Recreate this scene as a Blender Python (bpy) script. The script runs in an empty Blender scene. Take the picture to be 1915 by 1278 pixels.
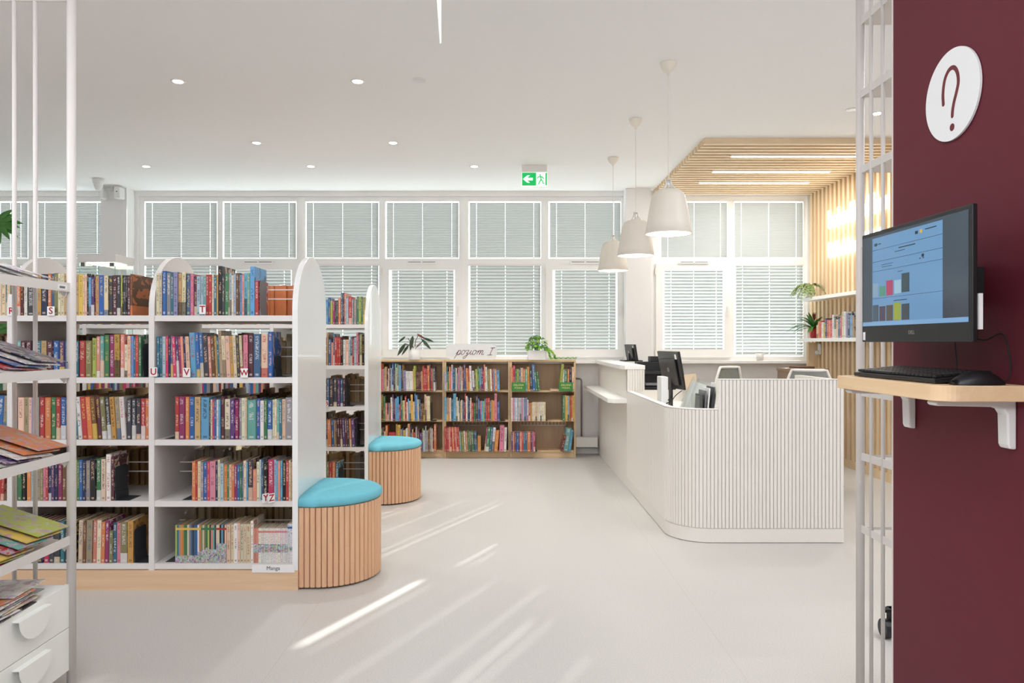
import bpy, math, random
from mathutils import Vector, Matrix
random.seed(7)
C = bpy.context.scene.collection
F = 1383.0
CX, CY, EH = 945.0, 640.0, 1.4
def X(px, d): return (px - CX) * d / F
def Z(py, d): return EH - (py - CY) * d / F
def R(a): return math.radians(a)

# ------------------------------------------------------------------ colours
def lin(h):
    h = h.lstrip('#')
    o = []
    for i in (0, 2, 4):
        c = int(h[i:i+2], 16) / 255
        o.append(c / 12.92 if c <= 0.04045 else ((c + 0.055) / 1.055) ** 2.4)
    return (o[0], o[1], o[2], 1.0)
PAL = {
 'cr': ('cream', '#e3cfa6'), 'tn': ('tan', '#c79c5c'), 'be': ('beige', '#a5916e'), 'wh': ('white', '#e4e0da'),
 'gy': ('grey', '#8f8f92'), 'dg': ('dark grey', '#403f48'), 'bk': ('black', '#1d1b1c'), 'nv': ('navy', '#252f58'),
 'bl': ('blue', '#1763ae'), 'sb': ('sky-blue', '#4fa9d6'), 'lb': ('pale blue', '#a2bccd'), 'tl': ('teal', '#1e7288'),
 'tg': ('turquoise', '#5cab9f'), 'gr': ('green', '#2f7c4a'), 'og': ('olive', '#84854a'), 'lm': ('lime', '#b0bd26'),
 'yl': ('yellow', '#e6bd08'), 'ms': ('mustard', '#cf9417'), 'or': ('orange', '#e67a20'), 'rd': ('red', '#c12626'),
 'dr': ('dark red', '#761820'), 'mr': ('maroon', '#5e2a38'), 'br': ('brown', '#704828'), 'pk': ('pink', '#e07c96'),
 'hp': ('hot-pink', '#cf215f'), 'sp': ('salmon', '#e1836c'), 'pp': ('purple', '#5a3878'), 'lv': ('lavender', '#908fc0'),
 'mg': ('magenta', '#9c2364'), 'pe': ('peach', '#ecbf9c'), 'dn': ('denim-blue', '#386590'),
}
def mute(c, s=.80, g=.90):
    y = .25*c[0] + .6*c[1] + .15*c[2]
    return tuple((y + (v - y) * s) * g for v in c[:3]) + (1.0,)
COL = {k: (v[0], mute(lin(v[1]))) for k, v in PAL.items()}

# ------------------------------------------------------------------ materials
def newmat(name):
    m = bpy.data.materials.new(name); m.use_nodes = True
    nt = m.node_tree; b = nt.nodes['Principled BSDF']
    return m, nt, b
def N(nt, t, **kw):
    n = nt.nodes.new(t)
    for k, v in kw.items():
        setattr(n, k, v)
    return n
def mth(nt, op, a, b=None, c=None):
    n = nt.nodes.new('ShaderNodeMath'); n.operation = op
    for i, v in enumerate((a, b, c)):
        if v is None: continue
        if isinstance(v, (int, float)): n.inputs[i].default_value = v
        else: nt.links.new(v, n.inputs[i])
    return n.outputs[0]
def mixc(nt, fac, a, b):
    n = nt.nodes.new('ShaderNodeMix'); n.data_type = 'RGBA'
    for i, v in ((0, fac), (6, a), (7, b)):
        if isinstance(v, (int, float)): n.inputs[i].default_value = v
        elif isinstance(v, tuple): n.inputs[i].default_value = v
        else: nt.links.new(v, n.inputs[i])
    return n.outputs[2]
def plain(name, col, rough=0.5, metal=0.0, emit=0.0, noise=0.03, bump=0.0, spec=0.5, coat=0.0):
    m, nt, b = newmat(name)
    c = lin(col) if isinstance(col, str) else col
    tc = N(nt, 'ShaderNodeTexCoord'); nz = N(nt, 'ShaderNodeTexNoise')
    nz.inputs['Scale'].default_value = 35; nz.inputs['Detail'].default_value = 3
    nt.links.new(tc.outputs['Object'], nz.inputs['Vector'])
    d = tuple(max(0, v * (1 - noise * 2)) for v in c[:3]) + (1,)
    l = tuple(min(1, v * (1 + noise)) for v in c[:3]) + (1,)
    nt.links.new(mixc(nt, nz.outputs['Fac'], d, l), b.inputs['Base Color'])
    b.inputs['Roughness'].default_value = rough; b.inputs['Metallic'].default_value = metal
    b.inputs['Specular IOR Level'].default_value = spec; b.inputs['Coat Weight'].default_value = coat
    if emit:
        b.inputs['Emission Color'].default_value = c; b.inputs['Emission Strength'].default_value = emit
    if bump:
        bp = N(nt, 'ShaderNodeBump'); bp.inputs['Strength'].default_value = bump
        bp.inputs['Distance'].default_value = 0.002
        n2 = N(nt, 'ShaderNodeTexNoise'); n2.inputs['Scale'].default_value = 400
        nt.links.new(tc.outputs['Object'], n2.inputs['Vector'])
        nt.links.new(n2.outputs['Fac'], bp.inputs['Height']); nt.links.new(bp.outputs['Normal'], b.inputs['Normal'])
    return m
def wood(name, c1, c2, axis='Z', scale=1.0, rough=0.5):
    m, nt, b = newmat(name)
    tc = N(nt, 'ShaderNodeTexCoord'); mp = N(nt, 'ShaderNodeMapping')
    s = {'X': (0.8, 14, 14), 'Y': (14, 0.8, 14), 'Z': (14, 14, 0.8)}[axis]
    mp.inputs['Scale'].default_value = tuple(v * scale for v in s)
    nt.links.new(tc.outputs['Object'], mp.inputs['Vector'])
    nz = N(nt, 'ShaderNodeTexNoise'); nz.inputs['Scale'].default_value = 3; nz.inputs['Detail'].default_value = 6
    nz.inputs['Distortion'].default_value = 0.6
    nt.links.new(mp.outputs['Vector'], nz.inputs['Vector'])
    n2 = N(nt, 'ShaderNodeTexNoise'); n2.inputs['Scale'].default_value = 1.1
    nt.links.new(mp.outputs['Vector'], n2.inputs['Vector'])
    f = mth(nt, 'MULTIPLY_ADD', nz.outputs['Fac'], 1.3, -0.15)
    a = mixc(nt, f, lin(c1), lin(c2))
    d = mixc(nt, mth(nt, 'MULTIPLY', n2.outputs['Fac'], 0.35), a, lin(c1))
    nt.links.new(d, b.inputs['Base Color']); b.inputs['Roughness'].default_value = rough
    b.inputs['Specular IOR Level'].default_value = 0.35
    return m
def emis(name, col, s):
    m = bpy.data.materials.new(name); m.use_nodes = True; nt = m.node_tree; nt.nodes.clear()
    o = N(nt, 'ShaderNodeOutputMaterial'); e = N(nt, 'ShaderNodeEmission')
    e.inputs['Color'].default_value = lin(col); e.inputs['Strength'].default_value = s
    nt.links.new(e.outputs[0], o.inputs[0]); return m

M = {}
M['wall'] = plain('wall_paint', '#efedec', 0.75, noise=0.01, spec=0.2)
M['ceil'] = plain('ceiling_paint', '#f5f4f3', 0.85, noise=0.008, spec=0.1)
M['pvc'] = plain('window_pvc', '#f6f5f2', 0.35, noise=0.01)
M['whm'] = plain('white_metal', '#eeeae6', 0.35, noise=0.01)
M['whl'] = plain('white_laminate', '#eceae6', 0.3, noise=0.01)
M['gloss'] = plain('white_panel', '#edeeec', 0.22, noise=0.01, coat=0.3)
M['desk'] = plain('desk_lacquer', '#e9e4dc', 0.38, noise=0.01)
M['desktop'] = plain('desk_top', '#f2f1ec', 0.3, noise=0.01)
M['cream'] = plain('cream_metal', '#eee7da', 0.4, noise=0.01)
M['plastic'] = plain('white_plastic', '#e6e6e4', 0.4, noise=0.01)
M['draw'] = plain('drawer_front', '#eef0ea', 0.35, noise=0.01)
M['black'] = plain('black_plastic', '#17181a', 0.4, noise=0.05)
M['blackm'] = plain('black_matte', '#0f1012', 0.7, noise=0.05)
M['grey'] = plain('grey_metal', '#76767a', 0.45, metal=0.3)
M['dgrey'] = plain('dark_bookend', '#3c3f44', 0.4, metal=0.3)
M['chrome'] = plain('chrome', '#c9c9cc', 0.18, metal=1.0)
M['rackm'] = plain('rack_white_steel', '#d9d4cf', 0.35, noise=0.01)
M['shelfw'] = plain('shelving_white', '#dedad6', 0.35, noise=0.01)
M['neck'] = plain('bright_neck_metal', '#f4f2ee', 0.25, metal=0.35)
M['steel'] = plain('grey_pipe', '#8d8a88', 0.35, metal=0.5)
M['burg'] = plain('burgundy_paint', '#601f2b', 0.55, noise=0.03, spec=0.3)
M['red'] = plain('red_lettering', '#a81824', 0.4)
M['dred'] = plain('dark_red_lettering', '#6a2028', 0.5)
M['redpot'] = plain('red_glaze', '#c41420', 0.15, coat=0.6)
M['pot'] = plain('white_pot', '#f0eeea', 0.4)
M['soil'] = plain('soil', '#3a2a20', 0.9)
M['sign'] = plain('sign_white', '#e9ebea', 0.4, noise=0.005)
M['card'] = plain('card_white', '#ecebe9', 0.5)
M['ink'] = plain('dark_ink', '#33353a', 0.6)
M['blue'] = plain('turquoise_fabric', '#6fbccc', 0.75, bump=0.4, noise=0.04, spec=0.3)
M['green_sign'] = plain('green_sign', '#00b65c', 0.4, emit=0.45)
M['white_sign'] = plain('white_sign_lit', '#f4fff8', 0.4, emit=0.5)
M['gbox'] = plain('green_card', '#38843a', 0.5)
M['ytext'] = plain('pale_yellow_text', '#ecd98c', 0.5)
M['meshf'] = plain('chair_mesh', '#90928b', 0.7, noise=0.1)
M['wood_pl'] = wood('oak_plinth', '#cfa882', '#edd0af', 'X', 0.5)
M['wood_case'] = wood('beech_case', '#cfae82', '#e8cfa8', 'X', 0.7)
M['wood_back'] = wood('beech_back', '#b3977a', '#d2b594', 'Z', 0.8)
M['wood_st'] = wood('oak_dowel', '#cfa07a', '#eac4a0', 'Z', 0.8, 0.6)
M['wood_slx'] = wood('ash_slat', '#dfc59e', '#f0dec0', 'X', 0.6)
M['wood_slz'] = wood('ash_slat_wall', '#dcc096', '#efdaba', 'Z', 0.6)
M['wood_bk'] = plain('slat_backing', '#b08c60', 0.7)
M['wood_bd'] = wood('ash_board', '#deb98c', '#f2dab6', 'Y', 0.6)
M['lamp_on'] = emis('lamp_glow', '#fff6ea', 14)
M['led_on'] = emis('led_glow', '#fff3e0', 9)
M['pend_on'] = emis('pendant_glow', '#fff8ee', 7)
M['leaf'] = plain('green_leaf', '#3f7a2c', 0.45, noise=0.2)
M['leaf2'] = plain('fresh_leaf', '#86bd35', 0.5, noise=0.25)
M['leafd'] = plain('dark_leaf', '#3c4f36', 0.35, noise=0.25)
M['leafc'] = plain('cactus_leaf', '#7c8f52', 0.5, noise=0.3)
M['leafb'] = plain('bronze_leaf', '#74402f', 0.4, noise=0.2)
M['stem'] = plain('red_stem', '#6b3a36', 0.5)
M['paper'] = plain('paper_pages', '#d9c8a8', 0.85)

# floor: speckled warm-grey linoleum in wide sheets
m, nt, b = newmat('linoleum_floor')
tc = N(nt, 'ShaderNodeTexCoord'); nz = N(nt, 'ShaderNodeTexNoise'); nz.inputs['Scale'].default_value = 160; nz.inputs['Detail'].default_value = 4
nt.links.new(tc.outputs['Object'], nz.inputs['Vector'])
n2 = N(nt, 'ShaderNodeTexNoise'); n2.inputs['Scale'].default_value = 0.8
nt.links.new(tc.outputs['Object'], n2.inputs['Vector'])
cc = mixc(nt, mth(nt, 'MULTIPLY_ADD', nz.outputs['Fac'], 2.4, -0.7), lin('#bab7b2'), lin('#cdcac5'))
cc = mixc(nt, mth(nt, 'MULTIPLY', n2.outputs['Fac'], 0.12), cc, lin('#cfc8bd'))
sx = N(nt, 'ShaderNodeSeparateXYZ'); nt.links.new(tc.outputs['Object'], sx.inputs[0])
seam = mth(nt, 'LESS_THAN', mth(nt, 'ABSOLUTE', mth(nt, 'SUBTRACT', mth(nt, 'FRACT', mth(nt, 'MULTIPLY', sx.outputs[0], 0.5)), 0.5)), 0.0012)
cc = mixc(nt, mth(nt, 'MULTIPLY', seam, 0.4), cc, lin('#b5afa5'))
nt.links.new(cc, b.inputs['Base Color']); b.inputs['Roughness'].default_value = 0.38; b.inputs['Specular IOR Level'].default_value = 0.45
M['floor'] = m
# thin window glass
def thin_glass(name, tint, gl=0.06, tf=1.0):
    m = bpy.data.materials.new(name); m.use_nodes = True; nt = m.node_tree; nt.nodes.clear()
    o = N(nt, 'ShaderNodeOutputMaterial'); t = N(nt, 'ShaderNodeBsdfTransparent'); g = N(nt, 'ShaderNodeBsdfGlossy'); mx = N(nt, 'ShaderNodeMixShader')
    t.inputs[0].default_value = lin(tint); g.inputs['Roughness'].default_value = 0.03; mx.inputs[0].default_value = gl
    nt.links.new(t.outputs[0], mx.inputs[1]); nt.links.new(g.outputs[0], mx.inputs[2]); nt.links.new(mx.outputs[0], o.inputs[0]); return m
M['glass'] = thin_glass('clear_glass', '#f8fbfa')
M['acryl'] = thin_glass('clear_acrylic', '#fafcfb', 0.08)
M['aqua'] = thin_glass('aqua_edge_glass', '#bfe8e0', 0.25)
# blind slats: pale grey with some translucency
m, nt, b = newmat('blind_slat')
b.inputs['Base Color'].default_value = lin('#d4d5d2'); b.inputs['Roughness'].default_value = 0.5
tr = N(nt, 'ShaderNodeBsdfTranslucent'); tr.inputs[0].default_value = lin('#d6dad8')
mx = N(nt, 'ShaderNodeMixShader'); mx.inputs[0].default_value = 0.03
o = nt.nodes['Material Output']; nt.links.new(b.outputs[0], mx.inputs[1]); nt.links.new(tr.outputs[0], mx.inputs[2]); nt.links.new(mx.outputs[0], o.inputs[0])
M['slat'] = m; b.inputs['Base Color'].default_value = lin('#b2b5b3')
# pages: fine leaf lines
m, nt, b = newmat('book_pages')
tc = N(nt, 'ShaderNodeTexCoord'); mp = N(nt, 'ShaderNodeMapping'); mp.inputs['Scale'].default_value = (30, 0.4, 0.4)
nt.links.new(tc.outputs['Object'], mp.inputs['Vector']); nz = N(nt, 'ShaderNodeTexNoise'); nz.inputs['Scale'].default_value = 2
nt.links.new(mp.outputs['Vector'], nz.inputs['Vector'])
oi = N(nt, 'ShaderNodeObjectInfo')
c0 = mixc(nt, oi.outputs['Random'], lin('#b89c72'), lin('#e2d6c0'))
nt.links.new(mixc(nt, mth(nt, 'MULTIPLY', nz.outputs['Fac'], 0.5), c0, lin('#9c8160')), b.inputs['Base Color']); b.inputs['Roughness'].default_value = 0.9
M['pages'] = m

def book_material(name, comic=False):
    """cover colour from the object's own colour; lettering, bands and logo patches from the accent property"""
    m, nt, b = newmat(name)
    oi = N(nt, 'ShaderNodeObjectInfo'); uv = N(nt, 'ShaderNodeUVMap'); sp = N(nt, 'ShaderNodeSeparateXYZ')
    nt.links.new(uv.outputs[0], sp.inputs[0]); u, v = sp.outputs[0], sp.outputs[1]; r = oi.outputs['Random']
    at = N(nt, 'ShaderNodeAttribute'); at.attribute_type = 'OBJECT'; at.attribute_name = 'accent'
    acc = at.outputs['Color']; base = oi.outputs['Color']
    # lettering
    cb = N(nt, 'ShaderNodeCombineXYZ')
    nt.links.new(mth(nt, 'MULTIPLY', u, 3.0), cb.inputs[0]); nt.links.new(mth(nt, 'MULTIPLY', v, 42.0), cb.inputs[1])
    nt.links.new(mth(nt, 'MULTIPLY', r, 90.0), cb.inputs[2])
    nz = N(nt, 'ShaderNodeTexNoise'); nz.inputs['Scale'].default_value = 1.0; nz.inputs['Detail'].default_value = 1.0
    nt.links.new(cb.outputs[0], nz.inputs['Vector'])
    glyph = mth(nt, 'GREATER_THAN', nz.outputs['Fac'], 0.5)
    inu = mth(nt, 'LESS_THAN', mth(nt, 'ABSOLUTE', mth(nt, 'SUBTRACT', u, 0.5)), 0.24)
    r2 = mth(nt, 'FRACT', mth(nt, 'MULTIPLY', r, 17.31)); r3 = mth(nt, 'FRACT', mth(nt, 'MULTIPLY', r, 53.7)); r4 = mth(nt, 'FRACT', mth(nt, 'MULTIPLY', r, 131.1))
    mid = mth(nt, 'MULTIPLY_ADD', r2, 0.3, 0.4)
    inv = mth(nt, 'LESS_THAN', mth(nt, 'ABSOLUTE', mth(nt, 'SUBTRACT', v, mid)), mth(nt, 'MULTIPLY_ADD', r3, 0.17, 0.1))
    inv2 = mth(nt, 'LESS_THAN', mth(nt, 'ABSOLUTE', mth(nt, 'SUBTRACT', v, 0.88)), 0.07)
    t = mth(nt, 'MULTIPLY', mth(nt, 'MULTIPLY', glyph, inu), mth(nt, 'MAXIMUM', inv, inv2))
    col = mixc(nt, mth(nt, 'MULTIPLY', t, 0.62), base, acc)
    # worn shading of the print and small publisher patch
    patch = mth(nt, 'MULTIPLY', mth(nt, 'LESS_THAN', mth(nt, 'ABSOLUTE', mth(nt, 'SUBTRACT', v, 0.06)), 0.025), inu)
    col = mixc(nt, mth(nt, 'MULTIPLY', patch, 0.55), col, acc)
    # two-tone design on some
    two = mth(nt, 'MULTIPLY', mth(nt, 'GREATER_THAN', r4, 0.82), mth(nt, 'LESS_THAN', v, mth(nt, 'MULTIPLY_ADD', r3, 0.3, 0.12)))
    col = mixc(nt, mth(nt, 'MULTIPLY', two, 0.75), col, acc)
    # cover art on the boards (u beyond 1.5)
    side = mth(nt, 'GREATER_THAN', u, 1.5)
    cb2 = N(nt, 'ShaderNodeCombineXYZ'); nt.links.new(mth(nt, 'MULTIPLY', u, 4.0), cb2.inputs[0]); nt.links.new(mth(nt, 'MULTIPLY', v, 5.0), cb2.inputs[1]); nt.links.new(mth(nt, 'MULTIPLY', r, 40.0), cb2.inputs[2])
    n3 = N(nt, 'ShaderNodeTexNoise'); n3.inputs['Scale'].default_value = 1.0; n3.inputs['Distortion'].default_value = 1.0
    nt.links.new(cb2.outputs[0], n3.inputs['Vector'])
    art = mth(nt, 'MULTIPLY', mth(nt, 'GREATER_THAN', n3.outputs['Fac'], 0.56), side)
    col = mixc(nt, mth(nt, 'MULTIPLY', art, 0.7), col, acc)
    if comic:
        band = mth(nt, 'MULTIPLY', mth(nt, 'LESS_THAN', mth(nt, 'ABSOLUTE', mth(nt, 'SUBTRACT', v, 0.9)), 0.028), mth(nt, 'LESS_THAN', u, 1.2))
        col = mixc(nt, band, base, acc)
        vo = N(nt, 'ShaderNodeTexVoronoi'); vo.inputs['Scale'].default_value = 1.0
        cb3 = N(nt, 'ShaderNodeCombineXYZ'); nt.links.new(mth(nt, 'MULTIPLY', u, 1.2), cb3.inputs[0]); nt.links.new(mth(nt, 'MULTIPLY', v, 26.0), cb3.inputs[1]); nt.links.new(mth(nt, 'MULTIPLY', r, 60.0), cb3.inputs[2])
        nt.links.new(cb3.outputs[0], vo.inputs['Vector'])
        hs = N(nt, 'ShaderNodeHueSaturation'); hs.inputs['Saturation'].default_value = 0.55; hs.inputs['Value'].default_value = 0.62
        nt.links.new(vo.outputs['Color'], hs.inputs['Color'])
        ah = N(nt, 'ShaderNodeAttribute'); ah.attribute_type = 'OBJECT'; ah.attribute_name = 'art_height'
        al = N(nt, 'ShaderNodeAttribute'); al.attribute_type = 'OBJECT'; al.attribute_name = 'art_low'
        pano = mth(nt, 'MULTIPLY', mth(nt, 'MULTIPLY', mth(nt, 'LESS_THAN', v, ah.outputs['Fac']), mth(nt, 'GREATER_THAN', v, al.outputs['Fac'])), mth(nt, 'LESS_THAN', u, 1.2))
        low = mth(nt, 'MULTIPLY', mth(nt, 'MULTIPLY', mth(nt, 'LESS_THAN', v, al.outputs['Fac']), glyph), mth(nt, 'MULTIPLY', inu, .4))
        col = mixc(nt, low, col, lin('#55504e'))
        hi = mth(nt, 'MULTIPLY', mth(nt, 'MULTIPLY', mth(nt, 'GREATER_THAN', v, mth(nt, 'ADD', ah.outputs['Fac'], .02)), glyph), mth(nt, 'MULTIPLY', mth(nt, 'MULTIPLY', inu, mth(nt, 'GREATER_THAN', al.outputs['Fac'], .01)), .7))
        col = mixc(nt, hi, col, acc)
        col = mixc(nt, pano, col, hs.outputs['Color'])
    nt.links.new(col, b.inputs['Base Color'])
    b.inputs['Roughness'].default_value = 0.35
    return m
M['book'] = book_material('book_cover'); M['comic'] = book_material('comic_cover', True)

def mag_material(name):
    m, nt, b = newmat(name)
    oi = N(nt, 'ShaderNodeObjectInfo'); tc = N(nt, 'ShaderNodeTexCoord')
    vo = N(nt, 'ShaderNodeTexNoise'); vo.inputs['Scale'].default_value = 26; vo.inputs['Distortion'].default_value = 1.0; vo.inputs['Detail'].default_value = 4; vo.noise_dimensions = '4D'
    nt.links.new(tc.outputs['Object'], vo.inputs['Vector']); nt.links.new(mth(nt, 'MULTIPLY', oi.outputs['Random'], 50.0), vo.inputs['W'])
    hs = N(nt, 'ShaderNodeHueSaturation'); hs.inputs['Saturation'].default_value = 1.3; hs.inputs['Value'].default_value = .75
    nt.links.new(vo.outputs['Color'], hs.inputs['Color'])
    f = mth(nt, 'GREATER_THAN', vo.outputs['Fac'], 0.52)
    nt.links.new(mixc(nt, mth(nt, 'MULTIPLY', f, 0.75), oi.outputs['Color'], hs.outputs['Color']), b.inputs['Base Color'])
    b.inputs['Roughness'].default_value = 0.25
    return m
M['mag'] = mag_material('magazine_print')

# ------------------------------------------------------------------ mesh helpers
class MB:
    def __init__(s): s.v = []; s.f = []; s.sm = False
    def add(s, vs, fs):
        n = len(s.v); s.v += [tuple(p) for p in vs]; s.f += [tuple(i + n for i in f) for f in fs]; return s
    def box(s, x0, x1, y0, y1, z0, z1, mt=None):
        vs = [(x, y, z) for z in (z0, z1) for y in (y0, y1) for x in (x0, x1)]
        if mt: vs = [mt @ Vector(p) for p in vs]
        return s.add(vs, [(0, 2, 3, 1), (4, 5, 7, 6), (0, 1, 5, 4), (1, 3, 7, 5), (3, 2, 6, 7), (2, 0, 4, 6)])
    def prism(s, pts, axis, a, b, mt=None):
        """closed outline pts (2-D) extruded along axis from a to b"""
        def mk(p, t):
            q = {'X': (t, p[0], p[1]), 'Y': (p[0], t, p[1]), 'Z': (p[0], p[1], t)}[axis]
            return mt @ Vector(q) if mt else q
        n = len(pts); ar = sum(pts[i][0] * pts[(i+1) % n][1] - pts[(i+1) % n][0] * pts[i][1] for i in range(n))
        if (ar < 0) != (axis == 'Y'): pts = pts[::-1]
        vs = [mk(p, a) for p in pts] + [mk(p, b) for p in pts]
        fs = [tuple(range(n))[::-1], tuple(range(n, 2*n))] + [(i, (i+1) % n, n + (i+1) % n, n + i) for i in range(n)]
        return s.add(vs, fs)
    def tube(s, pts, r, seg=8, cap=True, rads=None):
        pts = [Vector(p) for p in pts]; n = len(pts); base = len(s.v); up = None
        for i, p in enumerate(pts):
            t = (pts[min(i+1, n-1)] - pts[max(i-1, 0)]).normalized()
            if up is None or abs(up.dot(t)) > 0.99:
                up = Vector((0, 0, 1)) if abs(t.z) < 0.9 else Vector((1, 0, 0))
            sd = t.cross(up).normalized(); up = sd.cross(t).normalized()
            rr = rads[i] if rads else r
            for k in range(seg):
                a = 2 * math.pi * k / seg
                s.v.append(tuple(p + (sd * math.cos(a) + up * math.sin(a)) * rr))
        for i in range(n - 1):
            for k in range(seg):
                a, b_ = base + i*seg + k, base + i*seg + (k+1) % seg
                s.f.append((a, b_, b_ + seg, a + seg))
        if cap:
            s.f.append(tuple(base + k for k in range(seg))[::-1]); s.f.append(tuple(base + (n-1)*seg + k for k in range(seg)))
        return s
    def lathe(s, prof, cx=0, cy=0, cz=0, seg=24, sx=1, sy=1):
        base = len(s.v); n = len(prof)
        for r, z in prof:
            for k in range(seg):
                a = 2 * math.pi * k / seg; s.v.append((cx + r * math.cos(a) * sx, cy + r * math.sin(a) * sy, cz + z))
        for i in range(n - 1):
            for k in range(seg):
                a, b_ = base + i*seg + k, base + i*seg + (k+1) % seg
                s.f.append((a, b_, b_ + seg, a + seg))
        s.f.append(tuple(base + k for k in range(seg))[::-1]); s.f.append(tuple(base + (n-1)*seg + k for k in range(seg)))
        return s
    def strip(s, rows):
        """grid of vertex rows (two-sided sheet)"""
        base = len(s.v); w = len(rows[0])
        for r in rows: s.v += [tuple(p) for p in r]
        for i in range(len(rows) - 1):
            for k in range(w - 1):
                a = base + i*w + k; s.f.append((a, a+1, a+1+w, a+w))
        return s
    def mesh(s, name):
        me = bpy.data.meshes.new(name); me.from_pydata(s.v, [], s.f); me.update(); return me
    def build(s, name, mat, parent=None, smooth=False, bevel=0, loc=None, rot=None, mats=None, auto=None):
        me = s.mesh(name)
        for mm in (mats or [mat]): me.materials.append(mm)
        o = bpy.data.objects.new(name, me); C.objects.link(o)
        if smooth:
            for p in me.polygons: p.use_smooth = True
        if auto:
            me.shade_auto_smooth = None if False else None
        if bevel:
            bv = o.modifiers.new('bevel', 'BEVEL'); bv.width = bevel; bv.segments = 2; bv.limit_method = 'ANGLE'; bv.angle_limit = R(40)
        if parent: o.parent = parent
        if loc: o.location = loc
        if rot: o.rotation_euler = rot
        return o
def tag(o, label, cat, group=None, kind=None):
    if label: o['label'] = label
    if cat: o['category'] = cat
    if group: o['group'] = group
    if kind: o['kind'] = kind
    return o
def empty(name, loc, label=None, cat=None, group=None, rz=0):
    o = bpy.data.objects.new(name, None); C.objects.link(o); o.location = loc; o.rotation_euler = (0, 0, rz)
    o.empty_display_size = 0.05
    return tag(o, label, cat, group)
def struct(o, label=None):
    o['kind'] = 'structure'
    if label: o['label'] = label
    return o
def text_mesh(txt, size, depth=0.001, bold=0.0):
    cu = bpy.data.curves.new('lettering', 'FONT'); cu.body = txt; cu.size = size; cu.extrude = depth; cu.offset = bold
    cu.align_x = 'CENTER'; cu.align_y = 'CENTER'; cu.resolution_u = 3
    to = bpy.data.objects.new('tmp', cu); C.objects.link(to); bpy.context.view_layer.update()
    me = bpy.data.meshes.new_from_object(to.evaluated_get(bpy.context.evaluated_depsgraph_get()))
    bpy.data.objects.remove(to); me.name = 'lettering'; return me
def lettering(txt, size, mat, parent, loc, rot=(R(90), 0, 0), depth=0.0006, bold=0.0, name='lettering', sx=1.0):
    me = text_mesh(txt, size, depth, bold); me.materials.clear(); me.materials.append(mat)
    o = bpy.data.objects.new(name, me); C.objects.link(o); o.parent = parent; o.location = loc; o.rotation_euler = rot; o.scale = (sx, 1, 1); return o
def arc(cx, cy, r, a0, a1, n, rx=None):
    return [(cx + (rx or r) * math.cos(R(a0 + (a1-a0)*i/n)), cy + r * math.sin(R(a0 + (a1-a0)*i/n))) for i in range(n+1)]
def rrect(x0, x1, y0, y1, r, n=5):
    return arc(x1-r, y1-r, r, 0, 90, n) + arc(x0+r, y1-r, r, 90, 180, n) + arc(x0+r, y0+r, r, 180, 270, n) + arc(x1-r, y0+r, r, 270, 360, n)

# ================================================================== ROOM
WY, CZ = 9.30, 3.30           # window wall, ceiling height
XL, XR, YB = -6.6, 4.0, -3.0
struct(MB().box(XL, XR + .2, YB, WY + .3, -.1, 0).build('floor', M['floor']))
struct(MB().box(XL, XR + .2, YB, WY + .3, CZ, CZ + .1).build('ceiling', M['ceil']))
struct(MB().box(XL - .2, XL, YB, WY + .3, 0, CZ).build('wall_left', M['wall']))
struct(MB().box(XR, XR + .2, YB, WY + .3, 0, CZ).build('wall_right', M['wall']))
struct(MB().box(XL, XR, YB - .2, YB, 0, CZ).build('wall_front', M['wall']))
# window wall with three openings
ZS, ZT = 1.17, 3.235
ops = [(XL + .1, -5.0), (-4.62, 1.487), (1.86, 3.80)]
wb = MB()
wb.box(XL, XR, WY, WY + .14, 0, ZS - .035).box(XL, XR, WY, WY + .14, ZT, CZ)
wb.box(XL, ops[0][0], WY, WY + .14, ZS - .035, ZT)
for a, b_ in ((ops[0][1], ops[1][0]), (ops[1][1], ops[2][0]), (ops[2][1], XR)):
    wb.box(a, b_, WY, WY + .14, ZS - .035, ZT)
struct(wb.build('wall_back', M['wall']))
struct(MB().box(-4.98, -4.66, 9.10, WY, 0, CZ).build('trim_1', M['wall'], bevel=.003))
struct(MB().box(1.487, 1.80, 9.13, WY, 0, CZ).build('trim_2', M['wall'], bevel=.003))
struct(MB().box(-4.6, 1.16, WY - .018, WY, 0, .07).build('baseboard_back', M['whl']))
for i, (a, b_) in enumerate(((ops[1][0], 1.45), (1.80, ops[2][1]))):
    struct(MB().box(a + .02, b_, 9.09, WY + .05, ZS - .035, ZS).build('trim_%d' % (i + 3), M['whl'], bevel=.004))

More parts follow.
